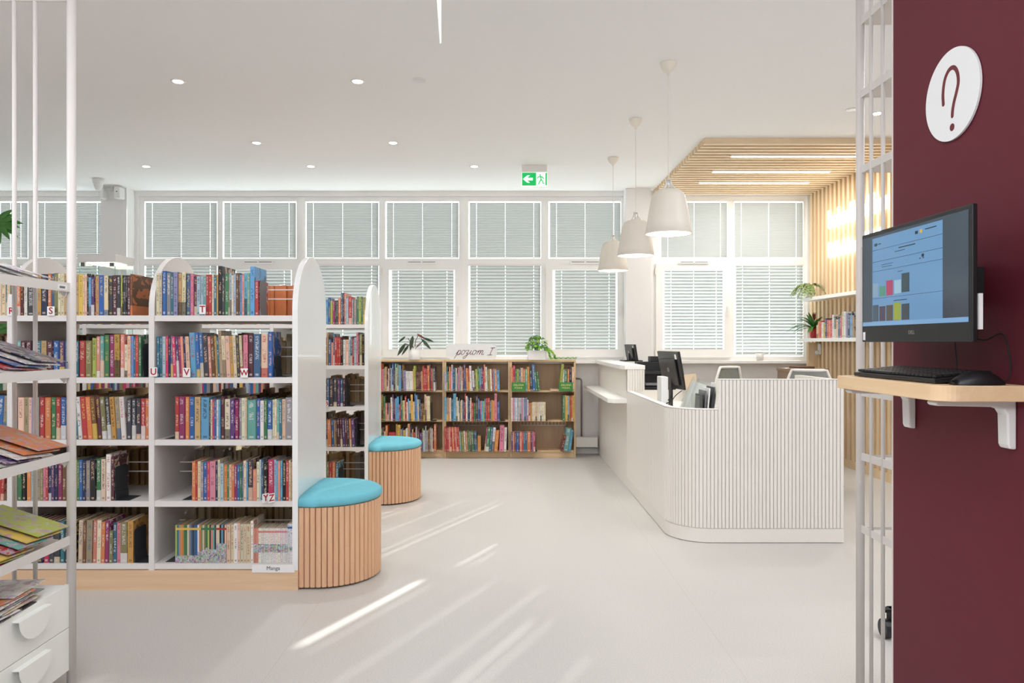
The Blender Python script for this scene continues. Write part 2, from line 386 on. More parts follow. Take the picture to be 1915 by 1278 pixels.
# windows -----------------------------------------------------------------
SZ = 9.3 / F
def wx(px): return (px - CX) * SZ
def wz(py): return EH - (py - CY) * SZ
def blind(px0, px1, py0, py1, label, tilt, gapl=.02, gap_bottom=.012, lower=False):
    x0, x1, z1, z0 = wx(px0), wx(px1), wz(py0), wz(py1)
    t = empty('venetian_blind', ((x0+x1)/2, 9.33, z0), label, 'blind', 'window blinds')
    w = (x1 - x0) / 2
    MB().box(-w, w, -.012, .012, z1 - z0 - .022, z1 - z0).build('headrail', M['whm'], t)
    xa = -w + gapl; xb = w - .006
    MB().box(xa, xb, -.008, .008, gap_bottom, gap_bottom + .012).build('bottom_rail', M['whm'], t)
    sl = MB(); pitch = .0405 if lower else .0215; cords = [xa + .085, (xa + xb) / 2, xb - .085]; cuts = [xa] + cords + [xb]
    z = gap_bottom + .026; i = 0; top = z1 - z0 - .028
    hw = .0235 if lower else .0125
    while z < top:
        # the lowest slats of a blind always lie a little flatter
        ta = R(tilt - (8 * max(0, 1 - (z / .30)) if lower else 3 * max(0, 1 - z / .2)))
        dy, dz = hw * math.cos(ta), hw * math.sin(ta)
        for k in range(4):
            a = cuts[k] + (.0 if k == 0 else .0028); b2 = cuts[k+1] - (.0028 if k < 3 else 0)
            mid = (0.0016 * math.sin(ta), -0.0016 * math.cos(ta))
            sl.strip([[(a, dy, z - dz), (b2, dy, z - dz)], [(a, -mid[0], z + mid[1]), (b2, -mid[0], z + mid[1])], [(a, -dy, z + dz), (b2, -dy, z + dz)]])
            if k < 3: # narrow bridge of the slat either side of the cord hole
                for q in (0,):
                    sl.strip([[(b2, dy, z - dz), (b2 + .0056, dy, z - dz)], [(b2, dy*.45, z - dz*.45), (b2 + .0056, dy*.45, z - dz*.45)]])
                    sl.strip([[(b2, -dy, z + dz), (b2 + .0056, -dy, z + dz)], [(b2, -dy*.55, z + dz*.55), (b2 + .0056, -dy*.55, z + dz*.55)]])
        z += pitch
    sl.build('slats', M['slat'], t, smooth=False)
    for c in cords: MB().tube([(c, -.0145 if not lower else -.022, gap_bottom), (c, -.0145 if not lower else -.022, top)], .0006, 4).build('lift_cord', M['whm'], t)
    return t
def window(idx, x0, x1, cols, frame_w=.055):
    """cols: (px0, px1, kind) blind columns, kind 'sash' or 'fixed' for the lower light"""
    t = empty('window_%d' % idx, ((x0+x1)/2, WY, ZS)); struct(t)
    ox = (x0+x1)/2
    fr = MB(); y0, y1 = .03, .10
    zt = ZT - ZS; zm0, zm1 = wz(492) - ZS - .03, wz(485) - ZS + .01
    def gx(px): return wx(px) - ox
    fr.box(x0-ox, x1-ox, y0, y1, zt-.055, zt).box(x0-ox, x1-ox, y0, y1, 0, .05).box(x0-ox, x1-ox, y0 - .0015, y1 + .0015, zm0, zm1)
    edges = [x0-ox]
    n = len(cols)
    fr.box(x0-ox, gx(cols[0][0]), y0 + .001, y1 - .001, .0, zt - .001).box(gx(cols[-1][1]), x1-ox, y0 + .001, y1 - .001, .0, zt - .001)
    for i in range(n-1):
        a, b_ = gx(cols[i][1]), gx(cols[i+1][0])
        fr.box(a, b_, y0 + .001, y1 - .001, .001, zt - .001)
        if b_ - a > .11: fr.box((a+b_)/2 - .028, (a+b_)/2 + .028, y0 - .012, y0 + .0005, .002, zt - .002)
    fr.build('window_frame', M['pvc'], t)
    MB().box(x0-ox+.02, x1-ox-.02, .066, .069, .03, zt-.03).build('glass_pane', M['glass'], t)
    for (a, b_, kind) in cols:
        if kind == 'sash':
            sa, sb = gx(a) - .035, gx(b_) + .035
            if a > 1000: pass
            zlo, zhi = .035, wz(492) - ZS - .005
            s = MB(); fw = .085
            s.box(sa, sa+fw, 0, .05, zlo, zhi).box(sb-fw, sb, 0, .05, zlo, zhi).box(sa+fw, sb-fw, 0, .05, zlo, zlo+fw+.02).box(sa+fw, sb-fw, 0, .05, zhi-fw, zhi)
            so = s.build('sash', M['pvc'], t)
            h = MB().box(sb-.055, sb-.030, -.03, 0, .62, .68).box(sb-.053, sb-.033, -.045, -.025, .56, .66)
            h.build('handle', M['whm'], so, bevel=.003)
            h2 = MB().box(sa-.012, sa+.006, -.008, .02, .06, .14).box(sa-.012, sa+.006, -.008, .02, zhi-.14, zhi-.06)
            h2.build('hinge', M['cream'], so)
            cxv = (sa+sb)/2
            v = MB().box(cxv-.19, cxv+.19, -.028, .0, zhi-.008, zhi+.028)
            vo = v.build('trickle_vent', M['pvc'], t, bevel=.004)
            MB().box(cxv-.17, cxv-.01, -.0295, -.027, zhi+.010, zhi+.018).box(cxv+.01, cxv+.17, -.0295, -.027, zhi+.010, zhi+.018).build('vent_slot', M['grey'], vo)
    return t
window(1, ops[0][0], ops[0][1], [(-120, -72+40, 'fixed'), (-72+55, 50, 'fixed'), (66, 193, 'fixed')])
window(2, ops[1][0], ops[1][1], [(268, 405, 'fixed'), (415, 553, 'sash'), (570, 708, 'fixed'), (720, 858, 'sash'), (876, 1012, 'fixed'), (1026, 1162, 'sash')])
window(3, ops[2][0], ops[2][1], [(1232, 1362, 'sash'), (1374, 1504, 'fixed')])
names = {-17: 'first blind from left edge of photo, ', 66: 'blind just left of the plain wall pier, ', 268: 'blind just right of the left wall pier, ', 415: 'second blind right of left pier, ',
         570: 'third blind right of left pier, ', 720: 'blind above the philodendron, ', 876: 'blind above the ivy planter, ', 1026: 'blind behind the farthest pendant lamp, ',
         1232: 'blind behind the nearest pendant lamp, ', 1374: 'last blind beside the slatted wall, '}
for (a, b_, kind) in [(-17, 50, 'f'), (66, 193, 'f'), (268, 405, 'f'), (415, 553, 's'), (570, 708, 'f'), (720, 858, 's'), (876, 1012, 'f'), (1026, 1162, 's'), (1232, 1362, 's'), (1374, 1504, 'f')]:
    right = a > 1200
    blind(a, b_, 373, 485, 'closed grey ' + names[a] + 'upper row', 73 if not right else 71, gapl=.034 if a == 1232 else (.006 if a == 1374 else .016))
    if kind == 'f': blind(a, b_, 494, 667, 'pale grey ' + names[a] + 'tall lower one', 70 if not right else 56, lower=True)
    else: blind(a + (8 if right else 9), b_ - (8 if right else 9), 502, 659, 'pale grey ' + names[a] + 'tall lower one', 70 if not right else 54, lower=True)

# slatted ceiling and wall ---------------------------------------------------
sc = MB()
ys = [6.88 + .11 * i for i in range(22)]
led_y = [7.32, 7.98, 8.53]
for y in ys: sc.box(1.85, 3.86, y, y + .055, CZ - .055, CZ)
o = sc.build('slatted_ceiling_panel', M['wood_slx'], bevel=.003); tag(o, 'pale ash slatted panel fixed under the ceiling above the desk', 'ceiling panel')
MB().box(1.87, 3.86, 6.89, 9.24, CZ - .008, CZ - .0005).build('backing_board', M['wood_bk'], o)
sw = MB()
for y in [6.77, 6.66, 6.55, 6.44] + ys: sw.box(3.81, 3.86, y, y + .055, .09 if True else 0, CZ - .055)
sw.box(3.86, 3.88, 6.4, WY, 0, CZ).box(3.81, 3.86, 6.4, WY - .02, .0, .09)
o = sw.build('slatted_wall_panel', M['wood_slz']); tag(o, 'pale ash slatted panel covering the right wall behind the desk', 'wall panel')
struct(MB().box(3.88, XR, 6.4, WY, 0, CZ).build('wall_behind_slats', M['wood_bk']))
o = MB().box(3.70, 3.81, 9.07, 9.09, 0, 1.395).box(3.70, 3.81, 9.03, 9.05, 0, 1.395).build('corner_slats', M['wood_slz'])
tag(o, 'short ash slats boxing out the corner beneath the lower white shelf', 'wall panel')
for y, w in zip(led_y, ('nearest', 'middle', 'farthest')):
    t = empty('linear_light', (2.87, y, CZ - .06), w + ' bright LED strip between the ceiling slats over the desk', 'light', 'LED strips in the slatted ceiling')
    MB().box(-.64, .64, -.02, .02, -.004, .03).build('housing', M['whm'], t)
    MB().box(-.63, .63, -.017, .017, -.008, -.004).build('diffuser', M['led_on'], t)
# ceiling downlights
def downlight(x, y, on, label):
    t = empty('downlight', (x, y, CZ), label, 'ceiling light', 'recessed downlights' if on else None)
    MB().lathe([(.052, 0), (.052, -.004), (.046, -.006), (.036, -.002)], seg=28).build('trim_ring', M['whm'], t, smooth=True)
    MB().lathe([(.036, -.003), (.034, -.006), (.001, -.007)], seg=24).build('lens', M['lamp_on'] if on else M['plastic'], t)
    if on:
        l = bpy.data.lights.new('downlight_lamp', 'SPOT'); l.energy = 55; l.spot_size = R(110); l.spot_blend = .8; l.shadow_soft_size = .035; l.color = (1, .975, .96)
        lo = bpy.data.objects.new('downlight_lamp', l); C.objects.link(lo); lo.parent = t; lo.location = (0, 0, -.03)
for x, y, s in ((-2.383, 5.385, 'lit downlight nearest the camera on the left of the ceiling'), (-1.075, 5.385, 'lit downlight nearest the camera in the ceiling centre'),
             (-2.369, 7.045, 'lit left downlight of the middle ceiling row'), (-1.07, 7.045, 'lit right downlight of the middle ceiling row'),
             (-3.88, 7.99, 'lit far downlight above the ceiling sensor corner'), (-2.10, 7.99, 'lit far downlight in the middle of the back row'),
             (-.335, 7.99, 'lit far downlight left of the green exit sign'), (3.085, 6.14, 'bright downlight seen between the rods of right rack')):
    downlight(x, y, True, s)
downlight(-.624, 5.36, False, 'unlit flush round ceiling fitting beside the lit central downlight')
downlight(2.83, 6.03, False, 'unlit round ceiling fitting just left of the right rack')

# pendant lamps --------------------------------------------------------------
for y, w in ((5.03, 'nearest and largest looking'), (6.30, 'middle'), (7.62, 'farthest')):
    t = empty('pendant_lamp', (1.11, y, CZ), w + ' cream bell pendant lamp hanging over the reception desk', 'pendant lamp', 'pendant lamps over the desk')
    MB().lathe([(.056, 0), (.056, -.006), (.05, -.03), (.034, -.055), (.012, -.068), (.008, -.085)], seg=28).build('canopy', M['cream'], t, smooth=True)
    MB().tube([(0, 0, -.07), (0, 0, -.80)], .003, 6).build('cord', M['cream'], t)
    k = MB().tube([(0, 0, -.795), (0, 0, -.86)], .010, 10)
    for i in range(4):
        a = math.pi/4 + i * math.pi/2; c, s = math.cos(a), math.sin(a)
        k.tube([(c*.016, s*.016, -.80), (c*.020, s*.020, -.82), (c*.034, s*.034, -.845), (c*.060, s*.060, -.868)], .005, 6)
    k.lathe([(.018, -.795), (.018, -.80), (.012, -.80)], seg=16)
    k.build('chrome_neck', M['neck'], t, smooth=True)
    pr = [(.001, -.858), (.045, -.860), (.075, -.868), (.098, -.885), (.112, -.91), (.122, -.95), (.132, -1.01), (.144, -1.085), (.157, -1.165),
          (.154, -1.167), (.140, -1.085), (.128, -1.01), (.118, -.955), (.108, -.915), (.094, -.890), (.001, -.872)]
    MB().lathe(pr, seg=48).build('shade', M['cream'], t, smooth=True)
    MB().lathe([(.151, -1.158), (.151, -1.163), (.001, -1.164)], seg=40).build('diffuser', M['pend_on'], t)

# exit sign -------------------------------------------------------------------
t = empty('exit_sign', (.313, 7.96, CZ), 'green and white exit sign with left arrow and running figure on the ceiling', 'exit sign')
MB().box(-.135, .135, -.03, .03, -.075, 0).build('housing', M['whm'], t, bevel=.003)
MB().box(-.137, .137, -.012, .012, -.222, -.075).build('white_panel', M['white_sign'], t)
MB().box(-.133, .018, -.0135, -.0115, -.218, -.079).build('green_field', M['green_sign'], t)
a = [(-.125, -.148), (-.075, -.108), (-.048, -.108), (-.078, -.134), (-.018, -.134), (-.018, -.162), (-.078, -.162), (-.048, -.188), (-.075, -.188)]
MB().prism(a, 'Y', -.0155, -.0135).build('arrow', M['white_sign'], t)
fg = MB().box(.118, .133, -.0145, -.0125, -.215, -.082)
fg.prism([(.062 + .009*math.cos(q*math.pi/5), -.105 + .009*math.sin(q*math.pi/5)) for q in range(10)], 'Y', -.015, -.012)
for pp in ([(.062, .118), (.072, .15), (.06, .165)], [(.072, .155), (.055, .175), (.045, .205)], [(.072, .155), (.09, .17), (.088, .19), (.108, .193)], [(.062, .12), (.04, .125), (.03, .14)], [(.065, .12), (.088, .13), (.1, .145)]):
    fg.tube([(p[0], -.0135, -p[1]) for p in pp], .0055, 5)
fg.build('running_figure', M['green_sign'], t)
# edge-on acrylic sign at the top of the view
t = empty('hanging_exit_sign', (-.289, 3.22, CZ), 'thin clear acrylic sign hanging edge-on from the ceiling', 'exit sign', rz=R(3.4))
MB().box(-.02, .02, -.25, .25, -.03, 0).build('housing', M['whm'], t)
MB().box(-.004, .003, -.25, .27, -.49, -.03).build('acrylic_panel', M['white_sign'], t)
MB().box(.0031, .0042, -.2, .0, -.40, -.2).build('green_sticker', M['green_sign'], t)
# sensor + bracket camera near ceiling corner
t = empty('motion_sensor', (X(184, 8.6), 8.6, CZ), 'white ribbed sensor head hanging from the ceiling near the corner', 'sensor')
MB().lathe([(.062, 0), (.062, -.05), (.05, -.06), (.045, -.09), (.03, -.13), (.01, -.14)], seg=24).build('housing', M['plastic'], t, smooth=True)
t = empty('security_camera', (X(210, 9.0), 9.0, CZ), 'small white twin box camera on a ceiling bracket by pier', 'camera')
MB().box(-.11, .08, -.02, .02, -.012, 0).box(-.015, .015, -.015, .015, -.06, -.01).box(-.10, .08, -.01, .01, -.06, -.045).build('bracket', M['plastic'], t)
MB().box(-.13, -.08, -.07, .05, -.16, -.03).build('left_head', M['plastic'], t, bevel=.008)
h = MB().box(.05, .13, -.07, .05, -.16, -.02).build('camera_head', M['plastic'], t, bevel=.01)
MB().box(.082, .098, -.073, -.069, -.085, -.075).build('lens', M['black'], h)
# radiator convector + pipe + wall bits
t = empty('pipe_rail', (X(1080, 9.2), 9.2, 0), 'grey bent metal pipe rising beside the wooden bookcase', 'pipe')
xx = X(1087.5, 9.2) - X(1080, 9.2)
MB().tube([(-.09, .06, .945), (-.02, .04, .945), (xx-.02, 0, .943), (xx-.004, 0, .93), (xx, 0, .91), (xx, 0, .2)], .011, 10).build('pipe', M['steel'], t, smooth=True)
o = MB().box(.87, 1.14, 9.12, WY, .10, .225).build('pipe_cover', M['whl'], bevel=.006); tag(o, 'low white boxed pipe cover on the wall between bookcase and desk', 'pipe cover')

# ================================================================== WHITE SHELVING ROWS
SH_Z = [1.55, 1.20, .848, .5015, .1488]      # tops of the five shelf boards
def ordinal(n):
    a = ['zeroth','first','second','third','fourth','fifth','sixth','seventh','eighth','ninth','tenth','eleventh','twelfth','thirteenth','fourteenth','fifteenth','sixteenth','seventeenth','eighteenth','nineteenth']
    if n < 20: return a[n]
    t = {2: ('twenty', 'twentieth'), 3: ('thirty', 'thirtieth'), 4: ('forty', 'fortieth'), 5: ('fifty', 'fiftieth')}[n // 10]
    return t[1] if n % 10 == 0 else t[0] + '-' + a[n % 10]
def shelving(y0, xs, label, wood_base=True):
    """double-sided shelving: arch-topped uprights at xs (right to left), five levels"""
    D = .66; t = empty('library_shelving', (xs[0], y0 + D/2, 0), label, 'bookshelf')
    h = D / 2; zs = 1.58
    prof = [(-h, .0), (h, .0)] + arc(0, zs, .332, 0, 180, 28, rx=h)
    for i, x in enumerate(xs):
        dx = x - xs[0]
        MB().prism(prof, 'X', dx - .032, dx).build('end_panel' if i == 0 else 'upright_panel', M['gloss'] if i == 0 else M['shelfw'], t, bevel=.002)
    for i in range(len(xs) - 1):
        a, b_ = xs[i+1] - xs[0] + .0005, xs[i] - xs[0] - .0325
        for k, z in enumerate(SH_Z):
            MB().box(a, b_, -h + .004, h - .004, z - .032, z).build('shelf', M['shelfw'], t)
            if k < 5:
                r = MB().tube([(a, -.0, z + .168), (b_, -.0, z + .168)], .004, 6).tube([(a, 0, z + .112), (b_, 0, z + .112)], .004, 6)
                r.build('wire_backstop', M['whm'], t)
    a, b_ = xs[-1] - xs[0], 0
    MB().box(a - .03, b_ + .001, -h - .003, h + .003, 0, .112).build('plinth', M['wood_pl'], t)
    return t
ROW1, ROW2 = 4.17, 6.31
XS1 = [-1.17, -1.98, -2.779, -3.578]
XS2 = [-1.17, -1.98, -2.779, -3.578, -4.377]
shelving(ROW1, XS1, 'near white double-sided shelving row with arched uprights and oak plinth')
shelving(ROW2, XS2, 'far white shelving row with arched end panel beside second stool')

# ------------------------------------------------------------------ books
def unit_book(rounded):
    """unit-sized cover shell (thickness x, depth y away from the spine, height z) with spine and board UVs"""
    me = bpy.data.meshes.new('book_cover'); vs = []; fs = []; uvs = []
    t = .07
    if rounded:
        out = [(0, 1), (0, .045), (.06, .02), (.2, .006), (.5, 0), (.8, .006), (.94, .02), (1, .045), (1, 1)]
    else:
        out = [(0, 1), (0, .01), (.03, 0), (.5, 0), (.97, 0), (1, .01), (1, 1)]
    inn = [(1 - t, 1), (1 - t, .05), (t, .05), (t, 1)]
    pl = out + inn; n = len(pl)
    for z in (0, 1):
        for p in pl: vs.append((p[0], p[1], z))
    no = len(out)
    for i in range(n):
        j = (i + 1) % n
        fs.append((i, j, n + j, n + i))
        def uvof(k, v):
            x, y = pl[k]
            if k >= no: return (5, v)
            if i == 0: return (3 - y * .9, v)
            if i == no - 2: return (2.05 + y * .9, v)
            return (x, v)
        if i >= no - 1: uvs += [(1.4, .5)] * 4
        else: uvs += [uvof(i, 0), uvof(j, 0), uvof(j, 1), uvof(i, 1)]
    # caps: three quads following the U shape
    def cap(z):
        o = 0 if z == 0 else n
        L = [0, 1, no + 2, no + 3]; Rr = [no - 2, no - 1, no, no + 1]; S = list(range(1, no - 1)) + [no + 1, no + 2]
        for q in (L, Rr, S):
            f = tuple(o + k for k in q)
            fs.append(f if z else f[::-1]); uvs.extend([(1.4, .5)] * len(q))
    cap(0); cap(1)
    me.from_pydata(vs, [], fs); me.update()
    ul = me.uv_layers.new(name='UVMap')
    for k, d in enumerate(uvs): ul.data[k].uv = d
    return me
BOOK = [unit_book(False), unit_book(True)]
for me in BOOK: me.materials.append(M['book'])
COMIC = unit_book(False); COMIC.materials.append(M['comic'])
PAGES = MB().box(.075, .925, .045, .985, .012, .985).mesh('book_pages'); PAGES.materials.append(M['pages'])
protos = {}
def make_proto(key, me):
    o = bpy.data.objects.new('book', me); p = bpy.data.objects.new('page_block', PAGES)
    protos[key] = (o, p)
make_proto(0, BOOK[0]); make_proto(1, BOOK[1]); make_proto('c', COMIC)
LIGHT = {'cr','wh','yl','lm','pe','lb','be','sb','tn','ms','lv','pk'}
def place_book(kind, name, x, y, z, w, dep, h, ck, label, group, lean=0, accent=None, cat='book', art=None, rotz=0):
    so, sp = protos[kind]
    o = so.copy(); o.name = name; C.objects.link(o)
    p = sp.copy(); p.name = 'page_block'; C.objects.link(p); p.parent = o
    o.scale = (w, dep, h)
    # leaning books pivot on the bottom corner they stand on
    a = R(lean)
    o.rotation_euler = (0, a, rotz)
    dz = w * math.sin(a) if a > 0 else 0
    o.location = (x, y, z + dz)
    c = COL[ck][1]; j = random.uniform(.88, 1.12)
    o.color = (min(1, c[0]*j*random.uniform(.92, 1.08)), min(1, c[1]*j*random.uniform(.94, 1.06)), min(1, c[2]*j*random.uniform(.92, 1.08)), 1)
    if accent is None:
        accent = random.choice(['ink', 'ink', 'rd', 'dn', 'br'] if ck in LIGHT else ['cr', 'wh', 'wh', 'yl', 'pe'])
    ac = lin('#26231f') if accent == 'ink' else COL[accent][1]
    o['accent'] = (ac[0], ac[1], ac[2])
    if art is not None: o['art_height'] = art; o['art_low'] = .30 if name == 'manga_volume' else 0.0
    tag(o, label, cat, group)
    return o
NB = {}
def shelf_books(spec, px0, base_px, d, zb, where, group, name='book', dep=(.15, .19), cat='book', noun='book', lean=None, xmin=None, xmax=None, setback=.012):
    """spec: 'cc top right' triples in photo pixels on the plane at depth d; where: text naming the shelf"""
    tk = spec.split(); items = []; prev = px0
    for i in range(0, len(tk), 3):
        k = tk[i]
        if k == '__': prev = float(tk[i+2]); continue
        items.append((k, float(tk[i+1]), prev, float(tk[i+2]))); prev = float(tk[i+2])
    n = len(items); pv = None
    for i, (k, top, a, b_) in enumerate(items):
        x0, x1 = X(a, d), X(b_, d); w = max(.006, (x1 - x0) * .965)
        h = Z(top, d) - Z(base_px, d)
        h = max(.12, min(h, .345 if zb < 1.5 else .6))
        dd = random.uniform(*dep)
        if h > .27: dd = max(dd, .21)
        ln = 0
        if lean:
            for (lo, hi, ang) in lean:
                if lo <= a < hi: ln = ang
        colname = COL[k][0]
        size = 'slim' if w < .011 else ('thick' if w > .026 else '')
        nb = ('right of a %s one' % pv) if pv else 'at the left end'
        lab = ' '.join(('%s %s %s %s, %s from left, %s' % (size, colname, noun, nb, ordinal(i+1), where)).split())
        wds = lab.split()
        if len(wds) > 16: lab = ' '.join(('%s %s %s, %s from left, %s' % (size, colname, noun, ordinal(i+1), where)).split())
        kind = 1 if (w > .022 and random.random() < .6) else 0
        if ln: h = h / max(.9, math.cos(R(ln)))
        place_book(kind, name, x0, d + random.uniform(0, .006), zb + .0006, w, dd, h - .002, k, lab, group, lean=ln, cat=cat)
        pv = colname
D1 = ROW1 + .012
G = lambda s: 'books on the %s shelf of the near row' % s
RB, MBY, LBY = 'right front bay', 'middle front bay', 'bay behind magazine rack'
top, sec, thr, fou, bot = SH_Z
shelf_books('cr 510 297.5 cr 510 302.5 bl 506 311 gy 510 318.5 tl 512 324 lv 508 332 tn 511 340 cr 508 347 dn 511 356 pk 512 362 mr 516 367.5 lb 516 374 lb 516 380 tg 516 385 rd 513 390 rd 513 396 cr 513 399.5 tl 516 405 ms 513 408 bk 497 415 dg 514 420 gr 511 427 og 510 429 lb 510 433 cr 514 436 lb 513 441 br 510 446 br 510 448.5 sb 513 452 sp 512 456 sb 510 462 tg 510 467.5 sb 498 476 rd 524 483',
  292, 590, D1, top, 'top shelf, ' + RB, G('top'))
shelf_books('tn 512 147 yl 512 154.5 pe 513 158 pe 513 162 bk 511 165 sb 518 170 pp 518 176 dr 519 179 tn 515 185 bl 514 194 cr 515 202 dg 515 211 mr 514 218.5 dg 514 225 lm 514 228 bk 514 231 dg 514 235.5 bk 514 237.5 mr 514 243',
  141, 590, D1, top, 'top shelf, ' + MBY, G('top'))
shelf_books('or 533 38 mr 533 44 wh 533 50 dg 533 64 gr 560 68 ms 513 76 nv 512 88 or 511 96 dn 511 101 og 510 108 cr 511 113 cr 511 119 tn 511 125 cr 511 130 br 513 141',
  30, 590, D1, top, 'top shelf, ' + LBY, G('top'))
shelf_books('tl 629 298 tl 629 303 lb 629 309 hp 628 314 nv 629 318.5 dn 628 323.5 hp 629 330 pp 630 335 mg 630 340 sp 629 345 nv 629 349 pe 629 356 sb 622 368 bl 622 374.5 bl 622 381 dg 624 391 sp 629 396 br 628 403 ms 628 407 tl 630 411 be 618 417 cr 628 423 pe 628 431 ms 628 437.5 cr 627 443.5 dg 628 449.5 cr 627 454.5 pk 626 463 mr 624 474 dn 624 487 pe 624 500.5 bl 620 509.5',
  293, 706, D1, sec, 'second shelf, ' + RB, G('second'), lean=[(320, 452, -2.6)])
shelf_books('tl 637 146.5 rd 637 158.5 og 637 171 lm 632 179.5 sp 629 186 tg 628 194.5 gr 626 204 mg 626 213.5 ms 625 224 sp 625 232.5 cr 644 238 pe 628 244 sb 628 249 dn 630 253 rd 627 259 gr 626 264',
  141, 706, D1, sec, 'second shelf, ' + MBY, G('second'))
shelf_books('tg 637 38 mr 637 47 mr 637 58 dg 637 66 tl 637 76 tn 637 86 mr 637 97.5 bl 637 109 pp 637 120 dn 637 130 tg 637 141',
  30, 706, D1, sec, 'second shelf, ' + LBY, G('second'))
shelf_books('rd 742 334 mg 742 345.5 or 743 353.5 bl 743 364 tn 743 375 sb 744 391 dg 750 393 cr 748 396.5 hp 748 400.5 bl 748 404.5 wh 748 408 sb 748 412 mr 742 420 cr 747 430 pp 747 438 mg 749 446 mr 749 448 gy 745 451.5 cr 745 458 pe 745 461 tg 749 479 bl 746 486 wh 750 493 gr 747 499.5 bl 749 509 cr 748 513.5 cr 747 517 tg 748 521.5 tl 748 527 pe 747 533.5 gy 744 547.5',
  326.5, 823, D1, thr, 'third shelf, ' + RB, G('third'))
shelf_books('tl 743 145 wh 743 153.5 rd 743 163.5 or 743 172.5 br 743 182 mr 743 190.5 og 743 200 dg 743 208.5 ms 743 218 be 743 226.5 wh 743 236 dg 746 245 dg 746 253.5 dg 746 263 rd 746 271 or 746 278.5 ms 746 285',
  141, 823, D1, thr, 'third shelf, ' + MBY, G('third'), lean=[(142, 227, -4)])
shelf_books('pe 744 45 be 744 53 pe 744 59 lv 744 66 gy 744 73 rd 744 83 or 744 94 gr 744 104 rd 744 113 bl 744 123 mr 744 132 dg 744 141',
  32, 823, D1, thr, 'third shelf, ' + LBY, G('third'))
shelf_books('or 864 365 rd 865 369 cr 864 375 gy 865 380 bl 865 386.5 hp 865 392 pk 864 403 nv 866 407 cr 861 411.5 lb 868 418 or 870 424.5 gr 870 428 pe 870 433 or 870 437.5 mg 870 443 bl 870 448 gr 870 452 dn 870 454.5 cr 863 460 sb 865 463 dg 861 473 sp 879 479.5 cr 865 485 lb 861 488.5 dn 862 492 bk 866 500 hp 861 512 lb 861 516 sb 863 519.5 sp 863 524 sb 863 528 bk 863 534.5 rd 863 540 cr 862 543.5 tn 865 550',
  358.5, 938, D1, fou, 'fourth shelf, ' + RB, G('fourth'))
shelf_books('lm 861 143.5 gr 862 148 bl 861 154 nv 862 160 gy 863 168 bk 861 178.5 gr 859 188.5 cr 860 197 wh 851 207 mr 856 213',
  141, 938, D1, fou, 'fourth shelf, ' + MBY, G('fourth'))
shelf_books('gr 861 40 bk 862 48 or 862 58 lb 862 66 be 863 76 og 863 80 pk 863 85 rd 863 89.5 nv 862 95.5 pp 862 101.5 nv 862 107.5 mg 862 115 br 862 124 dg 862 133 mr 862 141',
  32, 938, D1, fou, 'fourth shelf, ' + LBY, G('fourth'))
shelf_books('cr 975 154 br 978 160 be 975 171.5 sp 975 180 cr 975 188 or 978 195 mg 975 203 og 994 210 tl 980 218 pk 980 225 og 978 238 ms 976 249',
  144, 1055, D1, bot, 'bottom shelf, ' + MBY, G('bottom'), dep=(.17, .24), lean=[(140, 205, 1.2)])
shelf_books('nv 976 44 dg 976 56 nv 976 68 nv 976 80 hp 976 91 dg 976 100 dg 976 111 tl 976 120 dg 976 130 bk 976 141',
  32, 1055, D1, bot, 'bottom shelf, ' + LBY, G('bottom'))
# bay at the very left edge of the photo
for spec, bp, z, nm in (('__ 0 -70 cr 510 -60 dn 511 -48 rd 512 -36 cr 510 -24 pe 511 -12 cr 530 2 cr 530 10 tl 531 13 cr 531 18 be 531 23', 590, top, 'top'),
                        ('__ 0 -52 mr 630 -40 __ 0 -30 dg 628 -18 __ 0 8 br 628 20', 706, sec, 'second'), ('__ 0 -52 pk 741 -40 __ 0 -34 gr 741 -22 bl 741 -8 bl 741 3 be 741 9 tg 741 20', 823, thr, 'third'),
                        ('__ 0 -44 dg 870 -32 __ 0 -24 or 866 -12 rd 864 0 rd 864 6', 938, fou, 'fourth'), ('__ 0 -42 dg 980 -30 br 980 -15 mr 980 0 og 980 12 br 980 22', 1055, bot, 'bottom')):
    shelf_books(spec, -75, bp, D1, z, nm + ' shelf, bay at left photo edge', G(nm), lean=[(-80, 30, 3 if nm in ('third', 'fourth') else 0)])
# bottom right: comic volumes with a panorama across the spines, cream paperbacks, manga
d = D1; px = 327.5
cols = 'lm tl gy or ms gr gr cr gy dn dg dn bl wh or og cr og gr lm dg sp tg dg cr cr bk sb dg pe'.split()
for i, k in enumerate(cols):
    w = 95.5 / len(cols); x0, x1 = X(px, d), X(px + w, d); px += w
    acc = 'yl' if i < 15 else ('gr' if i < 24 else 'rd')
    ah = .20 if i < 13 else (.30 + .02 * (i - 13) if i < 20 else (.36 if i < 24 else .52))
    place_book('c', 'comic_volume', x0, d + .002, bot + .0006, (x1-x0) * .97, .16, .214, k, '%s comic volume, %s from left in the row with %s band' % (COL[k][0], ordinal(i+1), {'yl': 'yellow', 'gr': 'green', 'rd': 'red'}[acc]),
               'comic volumes on the bottom shelf', accent=acc, art=ah, cat='comic book')
shelf_books('pe 983 431 cr 983 437 wh 981 444 pe 980 449 cr 982 455 cr 982 460.5 cr 982 468 wh 976 473.5', 423.5, 1055, D1, bot, 'cream run, bottom shelf, ' + RB, G('bottom'), dep=(.18, .2))
px = 474
for i in range(14):
    w = 4.55; k = 'sp' if i < 2 else 'wh'; x0, x1 = X(px, d), X(px + w, d); px += w
    place_book('c', 'manga_volume', x0, d + .002, bot + .0006, (x1-x0) * .96, .13, .196, k, '%s-spined manga volume, %s from left above the Manga label' % ('red' if i < 2 else 'white', ordinal(i+1)),
               'manga volumes on the bottom shelf', accent='sp' if i < 10 else 'pk', art=.55, cat='comic book')
